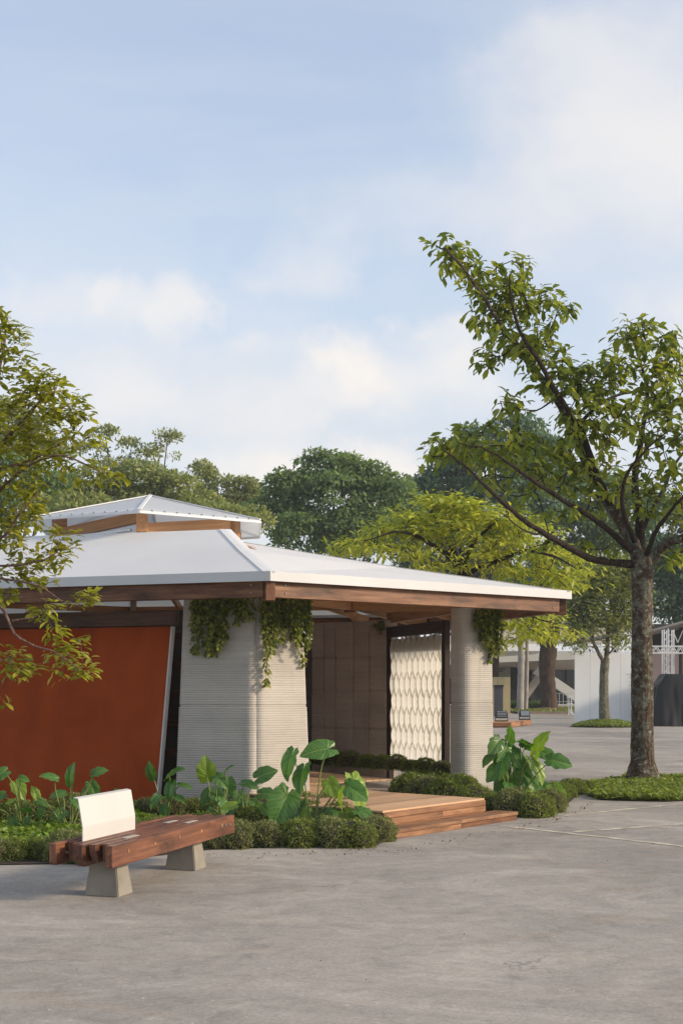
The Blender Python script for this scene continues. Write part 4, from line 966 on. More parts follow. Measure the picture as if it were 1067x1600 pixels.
detailed_tree('slender tree with palmate yellow-green leaves reaching in from the left edge', lb, [lb - Vector((0, 0, .05)), lb + Vector((.02, 0, 1.2)), lb + Vector((.05, -.05, 2.4)), lp_(-210, 862), lp_(-215, 700, .1), lp_(-190, 600, .1)], [.13, .10, .095, .085, .06, .03], ll,
    sample_blobs(lbl, np.random.RandomState(6), LY - .5, .8, .75), 12, M['bark_twig'], M['bark_pale'], M['leaf_left'], dict(n=11, ln=(.065, .125), wd=(.36, .46), droop=.55, spread=.035, shape='obovate'), twig=(.0022, .004))
# --- lime tree behind the pavilion
YY = 36.0
def yp_(px, py, dy=0.0): return P(px, py, YY + dy)
yl = [([yp_(722, 905), yp_(700, 870, -.5), yp_(665, 845, -1), yp_(620, 830, -1.4), yp_(570, 845, -1.6)], .09, .012), ([yp_(722, 905), yp_(705, 850, .4), yp_(690, 810, .6), yp_(675, 780, .6)], .09, .012),
      ([yp_(722, 905), yp_(735, 860, -.4), yp_(765, 825, -.8), yp_(800, 800, -1.0)], .09, .012), ([yp_(722, 900), yp_(770, 880, -.8), yp_(820, 860, -1.4), yp_(870, 870, -1.8), yp_(900, 890, -2)], .08, .012),
      ([yp_(722, 905), yp_(720, 850, 1), yp_(725, 800, 1.4), yp_(715, 775, 1.4)], .07, .01), ([yp_(722, 930), yp_(780, 940, -1), yp_(820, 960, -1.8), yp_(870, 975, -2.2)], .06, .01), ([yp_(690, 815, .5), yp_(650, 800, .3), yp_(620, 812, .2)], .03, .008)]
yb = [(680, 782, 34, 10, 26), (715, 790, 34, 10, 24), (740, 800, 30, 12, 20), (640, 806, 45, 11, 30), (690, 812, 45, 14, 30), (760, 812, 45, 14, 30), (800, 808, 40, 16, 26), (610, 826, 40, 10, 26), (650, 830, 50, 14, 32), (720, 832, 50, 16, 32), (780, 838, 50, 16, 32), (835, 832, 40, 18, 28), (560, 850, 46, 9, 30), (600, 856, 45, 12, 24), (660, 858, 50, 16, 26),
      (730, 862, 50, 16, 22), (800, 866, 50, 16, 26), (860, 866, 42, 18, 28), (890, 890, 22, 14, 16), (850, 896, 40, 14, 20), (800, 892, 40, 14, 14), (760, 890, 40, 12, 10), (880, 912, 30, 12, 14), (690, 882, 40, 10, 12), (540, 862, 26, 7, 12), (800, 975, 35, 12, 20), (840, 985, 35, 14, 24), (880, 985, 22, 10, 12), (790, 1000, 20, 10, 9), (830, 962, 45, 10, 16), (760, 960, 30, 14, 8)]
yb0 = G(722, 1169.5)
detailed_tree('lime-green feathery tree spreading behind the pavilion roof', yb0, [yb0 - Vector((0, 0, .05)), yp_(724, 1080), yp_(722, 980), yp_(722, 900)], [.28, .22, .2, .18], yl, sample_blobs(yb, np.random.RandomState(8), YY - .5, 3.0, .6), 13, M['bark_twig'], M['bark_twig'], M['leaf_lime'],
    dict(n=20, ln=(.16, .34), wd=(.22, .32), droop=.6, spread=(.26, .26, .05), shape='simple'), twig=(.010, .006), sag=-.05)
# --- small tree before the white sheeting
SY = 56.0
def sp_(px, py, dy=0.0): return P(px, py, SY + dy)
sl_ = [([sp_(945, 1040), sp_(928, 1008, -.3), sp_(908, 970, -.5), sp_(893, 935, -.7)], .10, .02), ([sp_(946, 1040), sp_(949, 990, .3), sp_(953, 940, .4), sp_(957, 890, .5)], .12, .02), ([sp_(949, 985, .3), sp_(970, 955, -.4), sp_(990, 930, -.8)], .05, .015), ([sp_(925, 1003, -.3), sp_(930, 960, .8), sp_(920, 900, 1.2)], .05, .015), ([sp_(948, 1025), sp_(972, 1000, .6), sp_(996, 990, 1)], .04, .012)]
sb = [(905, 940, 30, 28, 50), (935, 920, 30, 28, 50), (960, 900, 32, 28, 50), (985, 930, 28, 30, 46), (950, 960, 35, 25, 46), (915, 975, 30, 14, 30), (985, 970, 25, 18, 26), (930, 885, 35, 20, 40), (900, 1000, 22, 8, 12), (965, 998, 30, 8, 14), (890, 960, 20, 25, 24), (985, 890, 20, 22, 24)]
def mound(name, c, rx, ry, h, mat, label, kind='structure'):
    V, Q = [(c.x, c.y, h)], []; n, k = 28, 5
    for i in range(1, k + 1):
        for j in range(n):
            a = 2 * math.pi * j / n; f = i / k * (1 + .08 * math.sin(3 * a + c.x)); V.append((c.x + rx * f * math.cos(a), c.y + ry * f * math.sin(a), h * (1 - (i / k) ** 2) + (.006 if i < k else -.01)))
    Fc = [[0, 1 + j, 1 + (j + 1) % n] for j in range(n)]
    for i in range(k - 1):
        for j in range(n): Fc.append([1 + i * n + j, 1 + (i + 1) * n + j, 1 + (i + 1) * n + (j + 1) % n, 1 + i * n + (j + 1) % n])
    return tag(wmesh(name, V, Fc, mat, smooth=True), label, None, None, kind)
smc = Vector((sp_(944, 1100).x, SY - .2, 0))
mound('grass_mound', smc, 1.5, 1.3, .26, M['lawn_soil'], 'small earth mound at the foot of the tree by the white sheeting')
detailed_tree('slim tree with mottled trunk standing in front of the white sheeting', smc, [smc, sp_(943, 1100), sp_(943, 1060), sp_(945, 1028)], [.27, .21, .2, .19], sl_, sample_blobs(sb, np.random.RandomState(9), SY, 2.2), 14, M['bark_grey'], M['bark_twig'], M['leaf_bg2'],
    dict(n=26, ln=(.16, .32), wd=(.28, .4), droop=.8, spread=.20, shape='simple'), twig=(.012, .006))

# --- background trees: clumped crowns
def bg_tree(label, px, Y, blobs, mat, seed, leaf_=.34, dens=1.0, trunk=.35, clump=(.75, 1.5), group='trees behind the pavilion'):
    rs = np.random.RandomState(seed); m = Y / F; leaf = leaf_ * .82
    base = Vector(((px - HX) / F * Y, Y, 0)); o = empty('tree', base, label, 'tree', group)
    cl, cr = [], []
    for (bx, by, rx, ry) in blobs:
        c = np.array(tuple(P(bx, by, Y))); Rx, Rz = rx * m, ry * m; Ry = max(Rx, Rz) * .9
        n = max(10, int((Rx * Ry + Rx * Rz * 2) * 2.2))
        d = unit(rs.normal(0, 1, (n, 3))); d[:, 2] = np.where(rs.uniform(0, 1, n) < .5, np.abs(d[:, 2]), d[:, 2])
        d[:, 1] = np.where(rs.uniform(0, 1, n) < .65, -np.abs(d[:, 1]), d[:, 1])
        q = rs.uniform(.55, 1.02, n)[:, None]
        cl.append(c + d * q * np.array([Rx, Ry, Rz])); cr.append(rs.uniform(*clump, n) * min(1.0, .45 + .10 * Rz))
    cl, cr = np.concatenate(cl), np.concatenate(cr)
    n_each = np.maximum(14, (dens * 26 * cr ** 2 / (leaf * leaf)).astype(int))
    idx = np.repeat(np.arange(len(cl)), n_each); N_ = len(idx)
    d = unit(rs.normal(0, 1, (N_, 3))); d[:, 2] = np.where(rs.uniform(0, 1, N_) < .6, np.abs(d[:, 2]), d[:, 2])
    rr = rs.uniform(.45, 1.08, N_) ** .5
    pos = cl[idx] + d * (cr[idx] * rr)[:, None] * np.array([1.15, 1.0, .62])
    ax = unit(d * .6 + rs.normal(0, .6, (N_, 3)) - np.array([0, 0, .25])); nr = unit(d * .7 + rs.normal(0, .5, (N_, 3)) + np.array([0, 0, .6]))
    ln = rs.uniform(.6, 1.35, N_) * leaf
    V, Q = leaf_arrays(pos, ax, nr, ln, ln * rs.uniform(.4, .62, N_), 'simple'); wmesh('crown', V, Q, mat, o); print('LEAVES', label[:30], N_, len(cl))
    top = np.array(blobs, float); cz = P(px, float(np.median(top[:, 1])), Y).z
    fk = base + Vector((0, 0, max(2.5, cz * .45)))
    paths = [(spline([base - Vector((0, 0, .1)), base + Vector((.1, 0, fk.z * .5)), fk], 12), np.linspace(trunk * 1.25, trunk * .75, 12))]
    for (bx, by, rx, ry) in blobs:
        c = P(bx, by, Y); md = fk.lerp(c, .5) + Vector((rs.uniform(-.6, .6), rs.uniform(-.6, .6), -.4)); paths.append((spline([fk, md, c], 10), np.linspace(trunk * .45, .04, 10)))
    V, Q = tube_arrays(paths, 7); wmesh('trunk', V, Q, M['bark_far'], o, smooth=True)
bg_tree('broad dark-green domed tree rising behind the lantern, tallest in the middle', 520, 84, [(515, 735, 55, 28), (560, 750, 50, 26), (470, 765, 50, 30), (520, 780, 85, 45), (590, 785, 60, 38), (430, 805, 50, 35), (480, 830, 80, 40), (570, 830, 80, 40), (630, 810, 40, 32)], M['leaf_bg'], 21, .40, .9)
bg_tree('thin tufted tree with see-through crown above the lantern, on the left', 215, 104, [(165, 682, 20, 16), (150, 705, 22, 18), (205, 702, 28, 14), (262, 688, 24, 14), (250, 712, 30, 14), (185, 730, 35, 16), (230, 735, 40, 14)], M['leaf_bg2'], 22, .34, .6, .3, (.6, 1.2))
bg_tree('rounded olive-green tree directly behind the left part of the roof', 215, 78, [(150, 765, 50, 30), (215, 762, 50, 34), (270, 770, 45, 34), (180, 800, 70, 36), (280, 805, 60, 36), (110, 790, 50, 34)], M['leaf_bg2'], 23, .36, .9)
bg_tree('airy pale tree between the olive tree and the dark domed tree', 335, 98, [(315, 742, 22, 16), (340, 765, 32, 22), (375, 765, 24, 18), (385, 785, 30, 24), (345, 800, 50, 28), (400, 775, 20, 16)], M['leaf_bg2'], 24, .34, .9, .3, (.7, 1.3))
bg_tree('small far dark tree peeping out right of the dark domed tree', 640, 120, [(640, 758, 22, 12), (625, 772, 30, 18), (655, 775, 26, 18), (640, 800, 45, 25)], M['leaf_bg3'], 25, .42, .8)
bg_tree('large dark tree behind the forked tree, above the lime tree', 770, 95, [(805, 672, 42, 18), (750, 692, 50, 24), (700, 722, 38, 24), (830, 705, 50, 30), (770, 735, 80, 40), (700, 770, 50, 40), (850, 760, 60, 45), (780, 800, 90, 45), (670, 800, 40, 40)], M['leaf_bg3'], 26, .44, .85)
bg_tree('dark tree filling the gap behind the forked trunk', 960, 100, [(930, 770, 60, 36), (990, 800, 60, 40), (900, 830, 60, 40), (960, 860, 70, 45), (880, 890, 60, 45), (1000, 900, 60, 45)], M['leaf_bg'], 27, .44, .8)
bg_tree('deep green tree above the stage roof at the right edge', 1065, 92, [(1050, 815, 40, 40), (1040, 880, 45, 40), (1080, 900, 50, 50), (1040, 940, 50, 36), (1090, 960, 50, 36), (1130, 860, 60, 70)], M['leaf_bg3'], 28, .42, .9)
bg_tree('green tree behind the left tree at the left photo edge', 20, 74, [(20, 745, 50, 34), (70, 765, 50, 34), (-30, 760, 50, 50), (40, 800, 70, 40), (-60, 810, 60, 50)], M['leaf_bg'], 29, .36, .8)
bg_tree('faint grey-green tree top in the far left corner', 20, 118, [(20, 648, 36, 22), (55, 670, 28, 20), (-20, 665, 40, 30), (30, 695, 50, 26), (90, 705, 28, 18)], M['leaf_bg2'], 30, .40, .8, .4, (.8, 1.5))
bg_tree('dark tree mass behind the lime tree and the eave corner', 640, 104, [(560, 850, 70, 40), (650, 850, 70, 40), (740, 860, 70, 45), (690, 910, 80, 45), (780, 930, 70, 45), (840, 940, 60, 45)], M['leaf_bg3'], 31, .44, .7)
bg_tree('mid-green tree low behind the lantern on the left', 330, 70, [(90, 800, 50, 30), (140, 812, 50, 30), (330, 812, 45, 26), (290, 825, 50, 26), (380, 820, 40, 26), (220, 825, 60, 26)], M['leaf_bg2'], 41, .34, .8)
# old tree with massive dark trunk on the far lawn
OY = 92.0; ob = G(857, 1075 + 3400 / OY)
def op_(px, py, dy=0): return P(px, py, OY + dy)
ol = [([op_(856, 1018), op_(842, 990), op_(828, 962), op_(810, 935)], .38, .14), ([op_(858, 1018), op_(868, 985, 1), op_(874, 955, 1), op_(890, 920, 1)], .36, .14), ([op_(858, 1012), op_(856, 970, -1), op_(850, 930, -1.5)], .28, .12)]
obl = [(800, 935, 45, 20, 60), (850, 920, 50, 22, 70), (895, 930, 40, 22, 60), (830, 955, 40, 12, 30)]
detailed_tree('old tree with massive dark furrowed trunk on the far lawn', ob, [ob - Vector((0, 0, .1)), ob + Vector((0, 0, .35)), op_(856, 1080), op_(854, 1045), op_(857, 1012)], [1.15, .72, .60, .56, .56, .60, .62], ol, sample_blobs(obl, np.random.RandomState(31), OY, 4), 33, M['bark_far'], M['bark_far'], M['leaf_bg3'],
    dict(n=30, ln=(.3, .6), wd=(.4, .6), droop=.5, spread=.6, shape='simple'), twig=(.03, .01))
# palms
def palm(label, px, Y, r, topy, seed):
    rs = np.random.RandomState(seed); b = Vector(((px - HX) / F * Y, Y, 0)); t = P(px + 1, topy, Y); o = empty('palm_tree', b, label, 'palm')
    n = 26; p = spline([b, b.lerp(t, .5) + Vector((.06, 0, 0)), t], n); V, Q = tube_arrays([(p, np.linspace(r * 1.15, r * .85, n) * (1 + .03 * np.sin(np.arange(n) * 2.6)))], 12); wmesh('trunk', V, Q, M['palm_trunk'], o, smooth=True)
    for k in range(14):
        a = k * 2.4; d = np.array([math.cos(a), math.sin(a), 0]); L_ = 2.3
        rib = np.array([np.array(tuple(t)) + d * L_ * q + np.array([0, 0, .9 * q - 1.9 * q * q]) for q in np.linspace(0, 1, 12)])
        V1, Q1 = tube_arrays([(rib, np.linspace(.03, .008, 12))], 4)
        c = np.repeat(rib[1:], 6, 0); s_ = np.cross(d, [0, 0, 1]); sg = np.tile([1, -1], len(c) // 2)[:, None]
        ax = unit(s_ * sg + d * .5 + np.array([0, 0, -.5]) + rs.normal(0, .1, c.shape)); V2, Q2 = leaf_arrays(c + rs.normal(0, .05, c.shape), ax, np.tile([0, 0, 1.0], (len(c), 1)), np.full(len(c), .55), np.full(len(c), .06), 'simple')
        wmesh('frond', np.vstack([V1, V2]), np.vstack([Q1, Q2 + len(V1)]), M['leaf_bg2'], o)
palm('thick pale palm trunk left of the old dark trunk', 812, 90, .23, 940, 1)
palm('thinner brown palm trunk beside the thick pale one', 821, 91, .13, 950, 2)

# ------------------------------------------------------------------ ground cover
def cover(name, label, poly, n, z, mat, ln, h, seed, wd=(.5, .8)):
    rs = np.random.RandomState(seed); pl = [Vector(p) for p in poly]; xs = [p.x for p in pl]; ys = [p.y for p in pl]; pos = []
    while len(pos) < n:
        q = rs.uniform(0, 1, (n, 2)) * [max(xs) - min(xs), max(ys) - min(ys)] + [min(xs), min(ys)]
        ins = np.zeros(n, bool)
        for i in range(len(pl)):
            a, b = pl[i], pl[i - 1]; c = ((a.y > q[:, 1]) != (b.y > q[:, 1])) & (q[:, 0] < (b.x - a.x) * (q[:, 1] - a.y) / (b.y - a.y + 1e-12) + a.x); ins ^= c
        pos += [tuple(v) for v in q[ins]]
    p2 = np.array(pos[:n]); lump = np.array([max(0.0, .55 + .6 * mnoise.noise(Vector((x * 2.3, y * 2.3, seed)))) for x, y in p2])
    p = np.column_stack([p2, z + rs.uniform(0, 1, n) * h * lump])
    th = rs.uniform(0, 6.28, n); ax = unit(np.stack([np.cos(th), np.sin(th), rs.uniform(.1, 1.1, n)], 1)); nr = unit(np.array([0, 0, 1.0]) + rs.normal(0, .4, (n, 3)))
    L_ = rs.uniform(*ln, n); V, Q = leaf_arrays(p, ax, nr, L_, L_ * rs.uniform(*wd, n), 'simple')
    return tag(wmesh(name, V, Q, mat), label, None, None, 'stuff')
cover('ground_cover', 'bright green low ground cover in the left bed', [G(-120, 1345), G(0, 1338), G(150, 1334), G(165, 1318), G(140, 1300), G(0, 1296), G(-120, 1296)], 9000, .02, M['leaf_cover'], (.04, .085), .14, 1)
cover('ground_cover', 'leafy ground cover between bench and front pillar', [G(190, 1325), G(330, 1312), G(330, 1290), G(190, 1296)], 5000, .02, M['leaf_cover'], (.05, .10), .20, 2)
gp = [G(918, 1243), G(935, 1250), G(985, 1252), G(1040, 1253), G(1110, 1250), G(1180, 1240), G(1180, 1222), G(1100, 1217), G(985, 1217), G(925, 1226)]
sheet('planting_bed', gp, .014, M['lawn_soil'], label='earth of the grass patch round the forked tree')
cover('grass', 'low leafy grass patch round the foot of the forked tree', gp, 26000, .012, M['grass'], (.05, .11), .10, 3, (.3, .6))
mp = [smc + Vector((1.45 * math.cos(a), 1.25 * math.sin(a), 0)) for a in np.linspace(0, 6.28, 20)[:-1]]
o = cover('grass', 'grass on the mound by the white sheeting', mp, 7000, .02, M['grass'], (.07, .14), .06, 4, (.25, .5))
vco = np.empty(len(o.data.vertices) * 3, np.float32); o.data.vertices.foreach_get('co', vco); vco = vco.reshape(-1, 3); oo = np.array(tuple(o.location))
rr_ = np.sqrt(((vco[:, 0] + oo[0] - smc.x) / 1.5) ** 2 + ((vco[:, 1] + oo[1] - smc.y) / 1.3) ** 2); vco[:, 2] += .26 * np.maximum(0, 1 - rr_ ** 2); o.data.vertices.foreach_set('co', vco.ravel()); o.data.update()
cover('leaf_litter', 'dry fallen leaves and crumbs scattered over the asphalt', [G(-100, 1560), G(1170, 1560), G(1170, 1262), G(640, 1320), G(0, 1372)], 60, .004, M['dryleaf'], (.008, .022), .006, 5)
cover('leaf_litter', 'dry litter along the bed edge', [G(310, 1346), G(620, 1336), G(860, 1290), G(930, 1258), G(925, 1252), G(860, 1280), G(620, 1326), G(310, 1336)], 260, .004, M['dryleaf'], (.01, .035), .008, 6)

# ------------------------------------------------------------------ far side of the yard
def wallbox(name, x0, x1, y0, y1, Y, dep, mat, parent, bev=.01):
    a, b = P(x0, y1, Y), P(x1, y0, Y)
    return box(name, ((a.x + b.x) / 2, Y + dep / 2, (a.z + b.z) / 2), (abs(b.x - a.x), dep, abs(b.z - a.z)), mat, parent, bev=bev)
sheet('lawn', [(11.6, 84), (60, 84), (60, 106), (11.6, 106)], .10, M['lawn_soil'], label='far lawn in front of the canopy building')
kerb = tag(box('kerb', (36, 83.85, .08), (49, .3, .17), M['kerb'], None), 'low reddish kerb along the far lawn', None, None, 'structure')
cover('grass', 'sparse grass of the far lawn', [Vector((11.7, 84.2, 0)), Vector((30, 84.2, 0)), Vector((30, 104, 0)), Vector((11.7, 104, 0))], 9000, .11, M['grass'], (.10, .28), .06, 7, (.25, .5))
mound('earth_mound', Vector((ob.x, ob.y - .3, 0)), 2.2, 1.8, .32, M['earth'], 'bare reddish earth round the old trunk')
cover('hedge', 'strappy green border plants left of the old trunk', [Vector((11.8, 95, 0)), Vector((15.2, 95, 0)), Vector((15.2, 96.6, 0)), Vector((11.8, 96.6, 0))], 3200, .12, M['leaf_bg'], (.5, .9), .3, 8, (.08, .14))
# canopy building
cb = empty('canopy_building', (20, 112, 0), 'low modernist building with white canopy, dark glazing and slanted white struts', 'building')
def quad3(name, pts, th, mat, parent):
    return prism(name, pts, th, mat, parent)
quad3('canopy', [P(700, 1031, 106), P(908, 1018, 106), P(930, 1030, 120), P(700, 1036, 120)], .10, M['bwhite'], cb)
V = [P(700, 1031, 105.9), P(908, 1018, 105.9), P(908, 1030, 105.9), P(700, 1038, 105.9)]; wmesh('canopy_fascia', V + [v + Vector((0, .25, 0)) for v in V], [[0, 3, 2, 1], [4, 5, 6, 7], [0, 1, 5, 4], [3, 7, 6, 2], [0, 4, 7, 3], [1, 2, 6, 5]], M['bwhite'], cb)
V = [P(700, 1038, 106), P(930, 1029, 106), P(930, 1047, 116), P(700, 1046, 116)]; wmesh('soffit', V, [[0, 1, 2, 3]], M['bsoffit'], cb)
for k in range(12):
    x0 = 700 + k * 18.5; wallbox('glass_pane', x0, x0 + 17.4, 1046, 1100, 116.2, .06, M['bglass'], cb); wallbox('mullion', x0 + 17.4, x0 + 18.5, 1045, 1100, 116.0, .2, M['bdark'], cb)
wallbox('transom', 700, 922, 1066, 1067.5, 116.0, .15, M['bdark'], cb)
beam('strut', P(836, 1046, 108), P(925, 1106, 108), .6, .75, M['bwhite'], cb); beam('strut', P(850, 1046, 112), P(818, 1090, 112), .5, .65, M['bsoffit'], cb)
wallbox('upper_wall', 700, 960, 985, 1006, 122, 1.0, M['bbeige'], cb); wallbox('upper_slab', 700, 850, 1006, 1017, 119, 3.0, M['bwhite'], cb); wallbox('upper_recess', 700, 905, 1017, 1030, 121, .5, M['bsoffit'], cb)
wallbox('roof_slab', 700, 990, 968, 986, 123, 6.0, M['bsoffit'], cb)
wallbox('side_wall', 700, 797, 1038, 1060, 110, .4, M['bgrey'], cb); wallbox('side_wall', 797, 808, 1042, 1100, 111, .4, M['bdark'], cb)
rs_ = random.Random(4)
for ln_, (yy, xa, xb) in enumerate(((1046, 772, 788), (1049.5, 776, 784))):     # two rows of small dark unreadable lettering
    xx = xa
    while xx < xb:
        w = rs_.uniform(.8, 1.5); wallbox('letter', xx, xx + w, yy - 1.1, yy + .3, 109.9, .06, M['bdark'], cb, 0); xx += w + .45
kb = empty('kiosk', P(760, 1116, 83) * 1.0, 'plain ply-clad kiosk wall beside the right column', 'kiosk'); kb.location.z = 0; WORLD[kb.name].z = 0
for k in range(5): wallbox('ply_sheet', 745 + k * 10.4, 755.2 + k * 10.4, 1058, 1116.2, 83, .12, M['ply'], kb)
cabn = empty('cabinet', P(779, 1116, 78), 'tall charcoal cabinet in front of the ply kiosk', 'cabinet'); cabn.location.z = 0; WORLD[cabn.name].z = 0
wallbox('body', 772.5, 785.5, 1072, 1118.5, 78, .5, M['cabinet'], cabn); wallbox('lid', 771.5, 786.5, 1070, 1073.5, 77.9, .7, M['flood'], cabn)
# railing and white stand
rl_ = empty('railing', P(885, 1100, 98), 'thin dark railing on the far lawn', 'railing')
rl_.location.z = .1; WORLD[rl_.name].z = .1
for yy in (1083, 1096): wallbox('rail', 866, 912, yy, yy + .8, 98, .04, M['alu'], rl_)
for k in range(8): wallbox('post', 867 + k * 6, 867.8 + k * 6, 1083, 1108, 98, .04, M['alu'], rl_)
st_ = empty('stand', (P(891, 1117, 80).x, 80, 0), 'white steel stand beside the white sheeting', 'stand')
for xx in (887.5, 891.5): wallbox('upright', xx, xx + 1.3, 1085, 1117, 80, .05, M['alu_white'], st_)
wallbox('crossbar', 886, 895, 1089, 1090.2, 79.9, .05, M['alu_white'], st_); wallbox('crossbar', 886, 895, 1099, 1100.2, 79.9, .05, M['alu_white'], st_)
for a, b in (((891, 1108), (896, 1117.3)), ((891, 1108), (887, 1117.3)), ((889, 1110), (893.5, 1117.3))): beam('brace', P(*a, 79.7), P(*b, 79.7), .06, .06, M['alu_white'], st_)
# white sheeting
ws = empty('white_partition', (P(945, 1133, 58.6).x, 58.6, 0), 'tall white sheeting partition behind the slim tree', 'partition')
for x0, x1 in ((897.5, 921.2), (921.4, 945.0), (945.2, 968.6), (968.8, 1019)): wallbox('sheet_panel', x0, x1, 1021, 1133.2, 58.6, .08, M['white_panel'], ws, .008)
for yy, xs_ in ((1052, ((979.5, 981), (984, 986.5))), (1058, ((982, 988),)), (1064, ((982, 987),)), (1070, ((982, 988),)), (1076, ((982, 986),))):
    for a, b in xs_: wallbox('faded_print', a, b, yy, yy + (2.5 if yy == 1052 else 1.0), 58.585, .01, M['alu'], ws, 0)
# truss
tr = empty('lighting_truss', (P(980, 1021, 59.5).x, 59.5, P(0, 1021, 59.5).z), 'pale aluminium lighting truss spanning above the white sheeting', 'truss')
za, zc = P(0, 1020.5, 59.5).z, P(0, 1010, 59.5).z; xa, xb = P(897, 0, 59.5).x, P(1130, 0, 59.5).x
for yy in (59.4, 59.75):
    for z in (za, zc): beam('chord', (xa, yy, z), (xb, yy, z), .06, .06, M['alu_white'], tr)
    k = 0; xx = xa
    while xx < xb - .2:
        nx = xx + .19; beam('brace', (xx, yy, za if k % 2 else zc), (nx, yy, zc if k % 2 else za), .035, .035, M['alu_white'], tr); xx = nx; k += 1
for xx in (xa + .02, xa + 1.1): beam('end_bar', (xx, 59.58, za), (xx, 59.58, zc), .4, .05, M['alu_white'], tr)
tw = empty('truss_tower', (P(1043, 0, 60.2).x, 60.2, 0), 'upright aluminium truss tower behind the black tarpaulin', 'truss')
for px in (1036, 1043, 1051):
    for dy in (0, .35): beam('upright', (P(px, 0, 60.2).x, 60.1 + dy, 0), (P(px, 0, 60.2).x, 60.1 + dy, P(0, 984, 60.2).z), .055, .055, M['alu_white'], tw, up=Vector((0, 1, 0)))
for k in range(14):
    z = .3 + k * .30; beam('brace', (P(1036, 0, 60.2).x, 60.1, z), (P(1043, 0, 60.2).x, 60.1, z + .3), .03, .03, M['alu_white'], tw); beam('brace', (P(1043, 0, 60.2).x, 60.1, z), (P(1051, 0, 60.2).x, 60.1, z), .03, .03, M['alu_white'], tw)
# stage shelter
sg = empty('stage_shelter', (P(1050, 0, 66).x, 66, 0), 'dark open shelter with thin sloping grey roof at the right edge', 'shelter')
quad3('roof_sheet', [P(1008, 986, 62), P(1140, 949, 62), P(1140, 965, 72), P(1008, 993, 72)], .12, M['roofgrey'], sg)
quad3('roof_sheet', [P(880, 1006, 75), P(960, 988, 75), P(960, 993, 84), P(880, 1008, 84)], .12, M['roofgrey'], sg)
wallbox('back_wall', 1000, 1140, 1018, 1120, 70, .2, M['bmauve'], sg); wallbox('dark_void', 1000, 1140, 975, 1020, 71, .2, M['bdark'], sg)  # upper dark sheet stands in for the shaded void under the roof
wallbox('post', 1062, 1066, 975, 1120, 69, .3, M['bdark'], sg)
for k in range(7): beam('roof_brace', P(1050 + k * 8, 1004 if k % 2 else 985, 66), P(1058 + k * 8, 985 if k % 2 else 1004, 66), .05, .05, M['alu'], sg)
# black tarpaulin over equipment
def tarp():
    n, k = 120, 16; c = P(1068, 0, 57.0); V = []
    for i in range(k + 1):
        t = i / k; z = 2.32 * t
        for j in range(n):
            a = 2 * math.pi * j / n; ca, sa = math.cos(a), math.sin(a)
            q = (abs(ca) ** 7 + abs(sa) ** 7) ** (-1 / 7)
            wx = 1.36 - .06 * t - (.52 * max(0, (t - .74) / .26) * -ca if ca < 0 else 0); wy = .85 - .08 * t
            fold = 1 + (1 - t) ** .7 * (.045 * abs(math.sin(5.5 * a + 2 * t)) + .05 * abs(math.sin(9.5 * a + 1.3 - 2.5 * t)) + .02 * math.sin(31 * a + 4 * t) - .04) + .02 * math.sin(5 * a + 6 * t)
            V.append((c.x + wx * q * ca * fold, 57.4 + wy * q * sa * fold, z + .02 * math.sin(7 * a) * (1 if i == k else .3)))
    V = np.array(V); i = np.arange(k)[:, None] * n; j = np.arange(n)[None, :]; j2 = (j + 1) % n
    Q = np.stack([i + j, i + j2, i + n + j2, i + n + j], -1).reshape(-1, 4)
    faces = [list(map(int, q)) for q in Q] + [list(range(k * n, (k + 1) * n))]
    tag(wmesh('tarpaulin', V, faces, M['tarp'], smooth=True), 'black tarpaulin draped over equipment at the right edge', 'tarpaulin')
tarp()
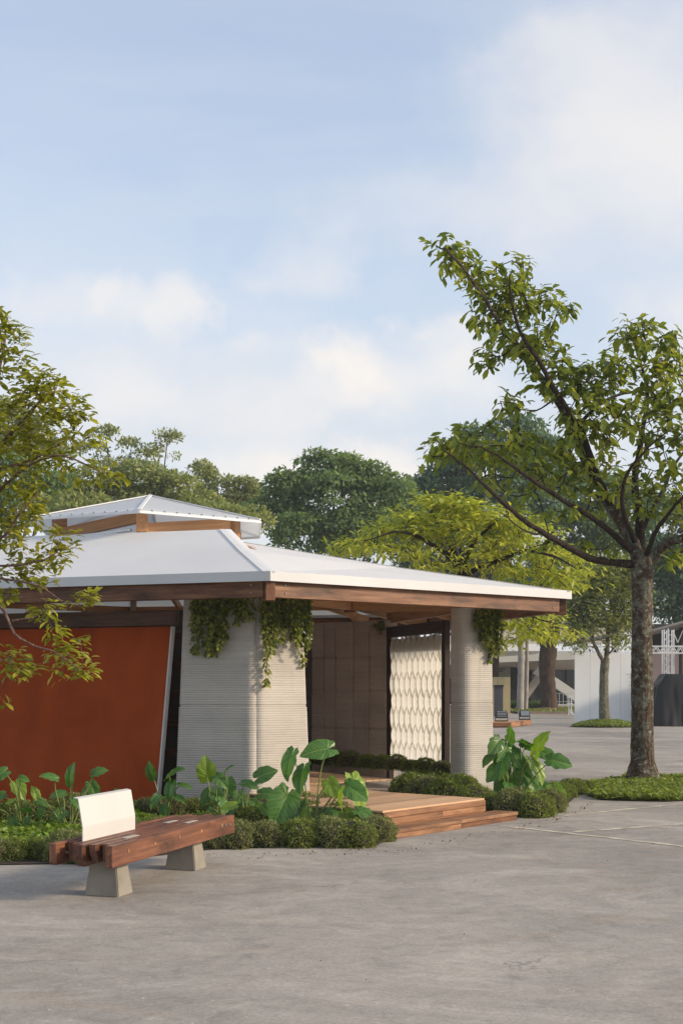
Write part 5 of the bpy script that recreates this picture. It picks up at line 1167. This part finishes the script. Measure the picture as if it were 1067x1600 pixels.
# pallet platform and floodlights
pf = empty('wooden_platform', (P(800, 0, 56).x, 56, 0), 'low pale wooden platform carrying the floodlights', 'platform')
a0, a1 = G(762, 1137), G(797, 1137); dx_ = Vector((.45, .89, 0)).normalized()
for k in range(8):
    p0 = G(740, 1136.5) + Vector((0, 0, .24)); q = p0 + Vector((.18 * k, .12 * k, 0))
for k in range(14):
    y = 55.0 + k * .28; xr = P(797 + 2.4 * k, 0, y).x; xl = P(744, 0, y).x
    beam('plank', (xl, y, .23), (xr, y, .23), .26, .035, M['deck'], pf)
xr0, xr1 = P(797, 0, 54.9).x, P(829, 0, 58.8).x
beam('edge_board', (xr0 + .02, 54.86, .12), (xr1 + .02, 58.8, .12), .03, .20, M['step'], pf); beam('edge_board', (P(744, 0, 54.8).x, 54.84, .12), (xr0, 54.84, .12), .03, .20, M['beam'], pf)
def flood(label, px, y, z, s, yaw, back):
    c = Vector((P(px, 0, y).x, y, z)); o = empty('floodlight', c, label, 'floodlight', 'floodlights on the platform')
    Mx = Matrix.Rotation(yaw, 3, 'Z') @ Matrix.Rotation(R(-18), 3, 'X')
    box('housing', c + Vector((0, 0, .62 * s)), (1.0 * s, .26 * s, .62 * s), M['flood'], o, bev=.02, rot=Mx)
    f = Mx @ Vector((0, -.14 * s, 0)); box('lens', c + Vector((0, 0, .62 * s)) + (f if not back else -f), (.84 * s, .02, .48 * s), M['lens'], o, bev=.004, rot=Mx)
    for sx in (-1, 1): box('bracket_arm', c + Matrix.Rotation(yaw, 3, 'Z') @ Vector((sx * .54 * s, 0, .35 * s)), (.05 * s, .12 * s, .7 * s), M['flood'], o, yaw=yaw)
    box('bracket_base', c + Vector((0, 0, .03)), (1.12 * s, .3 * s, .05), M['flood'], o, yaw=yaw)
    for k in range(4): box('cooling_fin', c + Vector((0, 0, .4 * s + k * .13 * s)) + (f * 1.2 if back else -f * 1.2), (.8 * s, .06 * s, .03 * s), M['alu'] if back else M['flood'], o, bev=.003, rot=Mx)
flood('black floodlight seen from behind, next to the right column', 783, 55.3, .25, .50, R(4), True)
flood('black floodlight with its glass face showing, on the platform end', 819, 58.0, .25, .46, R(10), False)

# ------------------------------------------------------------------ light haze in the air
def haze():
    t = NT('haze_air'); v = t.N.new('ShaderNodeVolumePrincipled'); v.inputs['Color'].default_value = (.88, .93, 1.0, 1); v.inputs['Density'].default_value = HAZE
    t.L.new(v.outputs[0], t.out.inputs['Volume'])
    o = box('haze', (0, 265, 12.5), (1216, 660, 27), t.m, None, bev=0); tag(o, 'thin morning haze', None, None, 'stuff')
HAZE = .0005
haze()
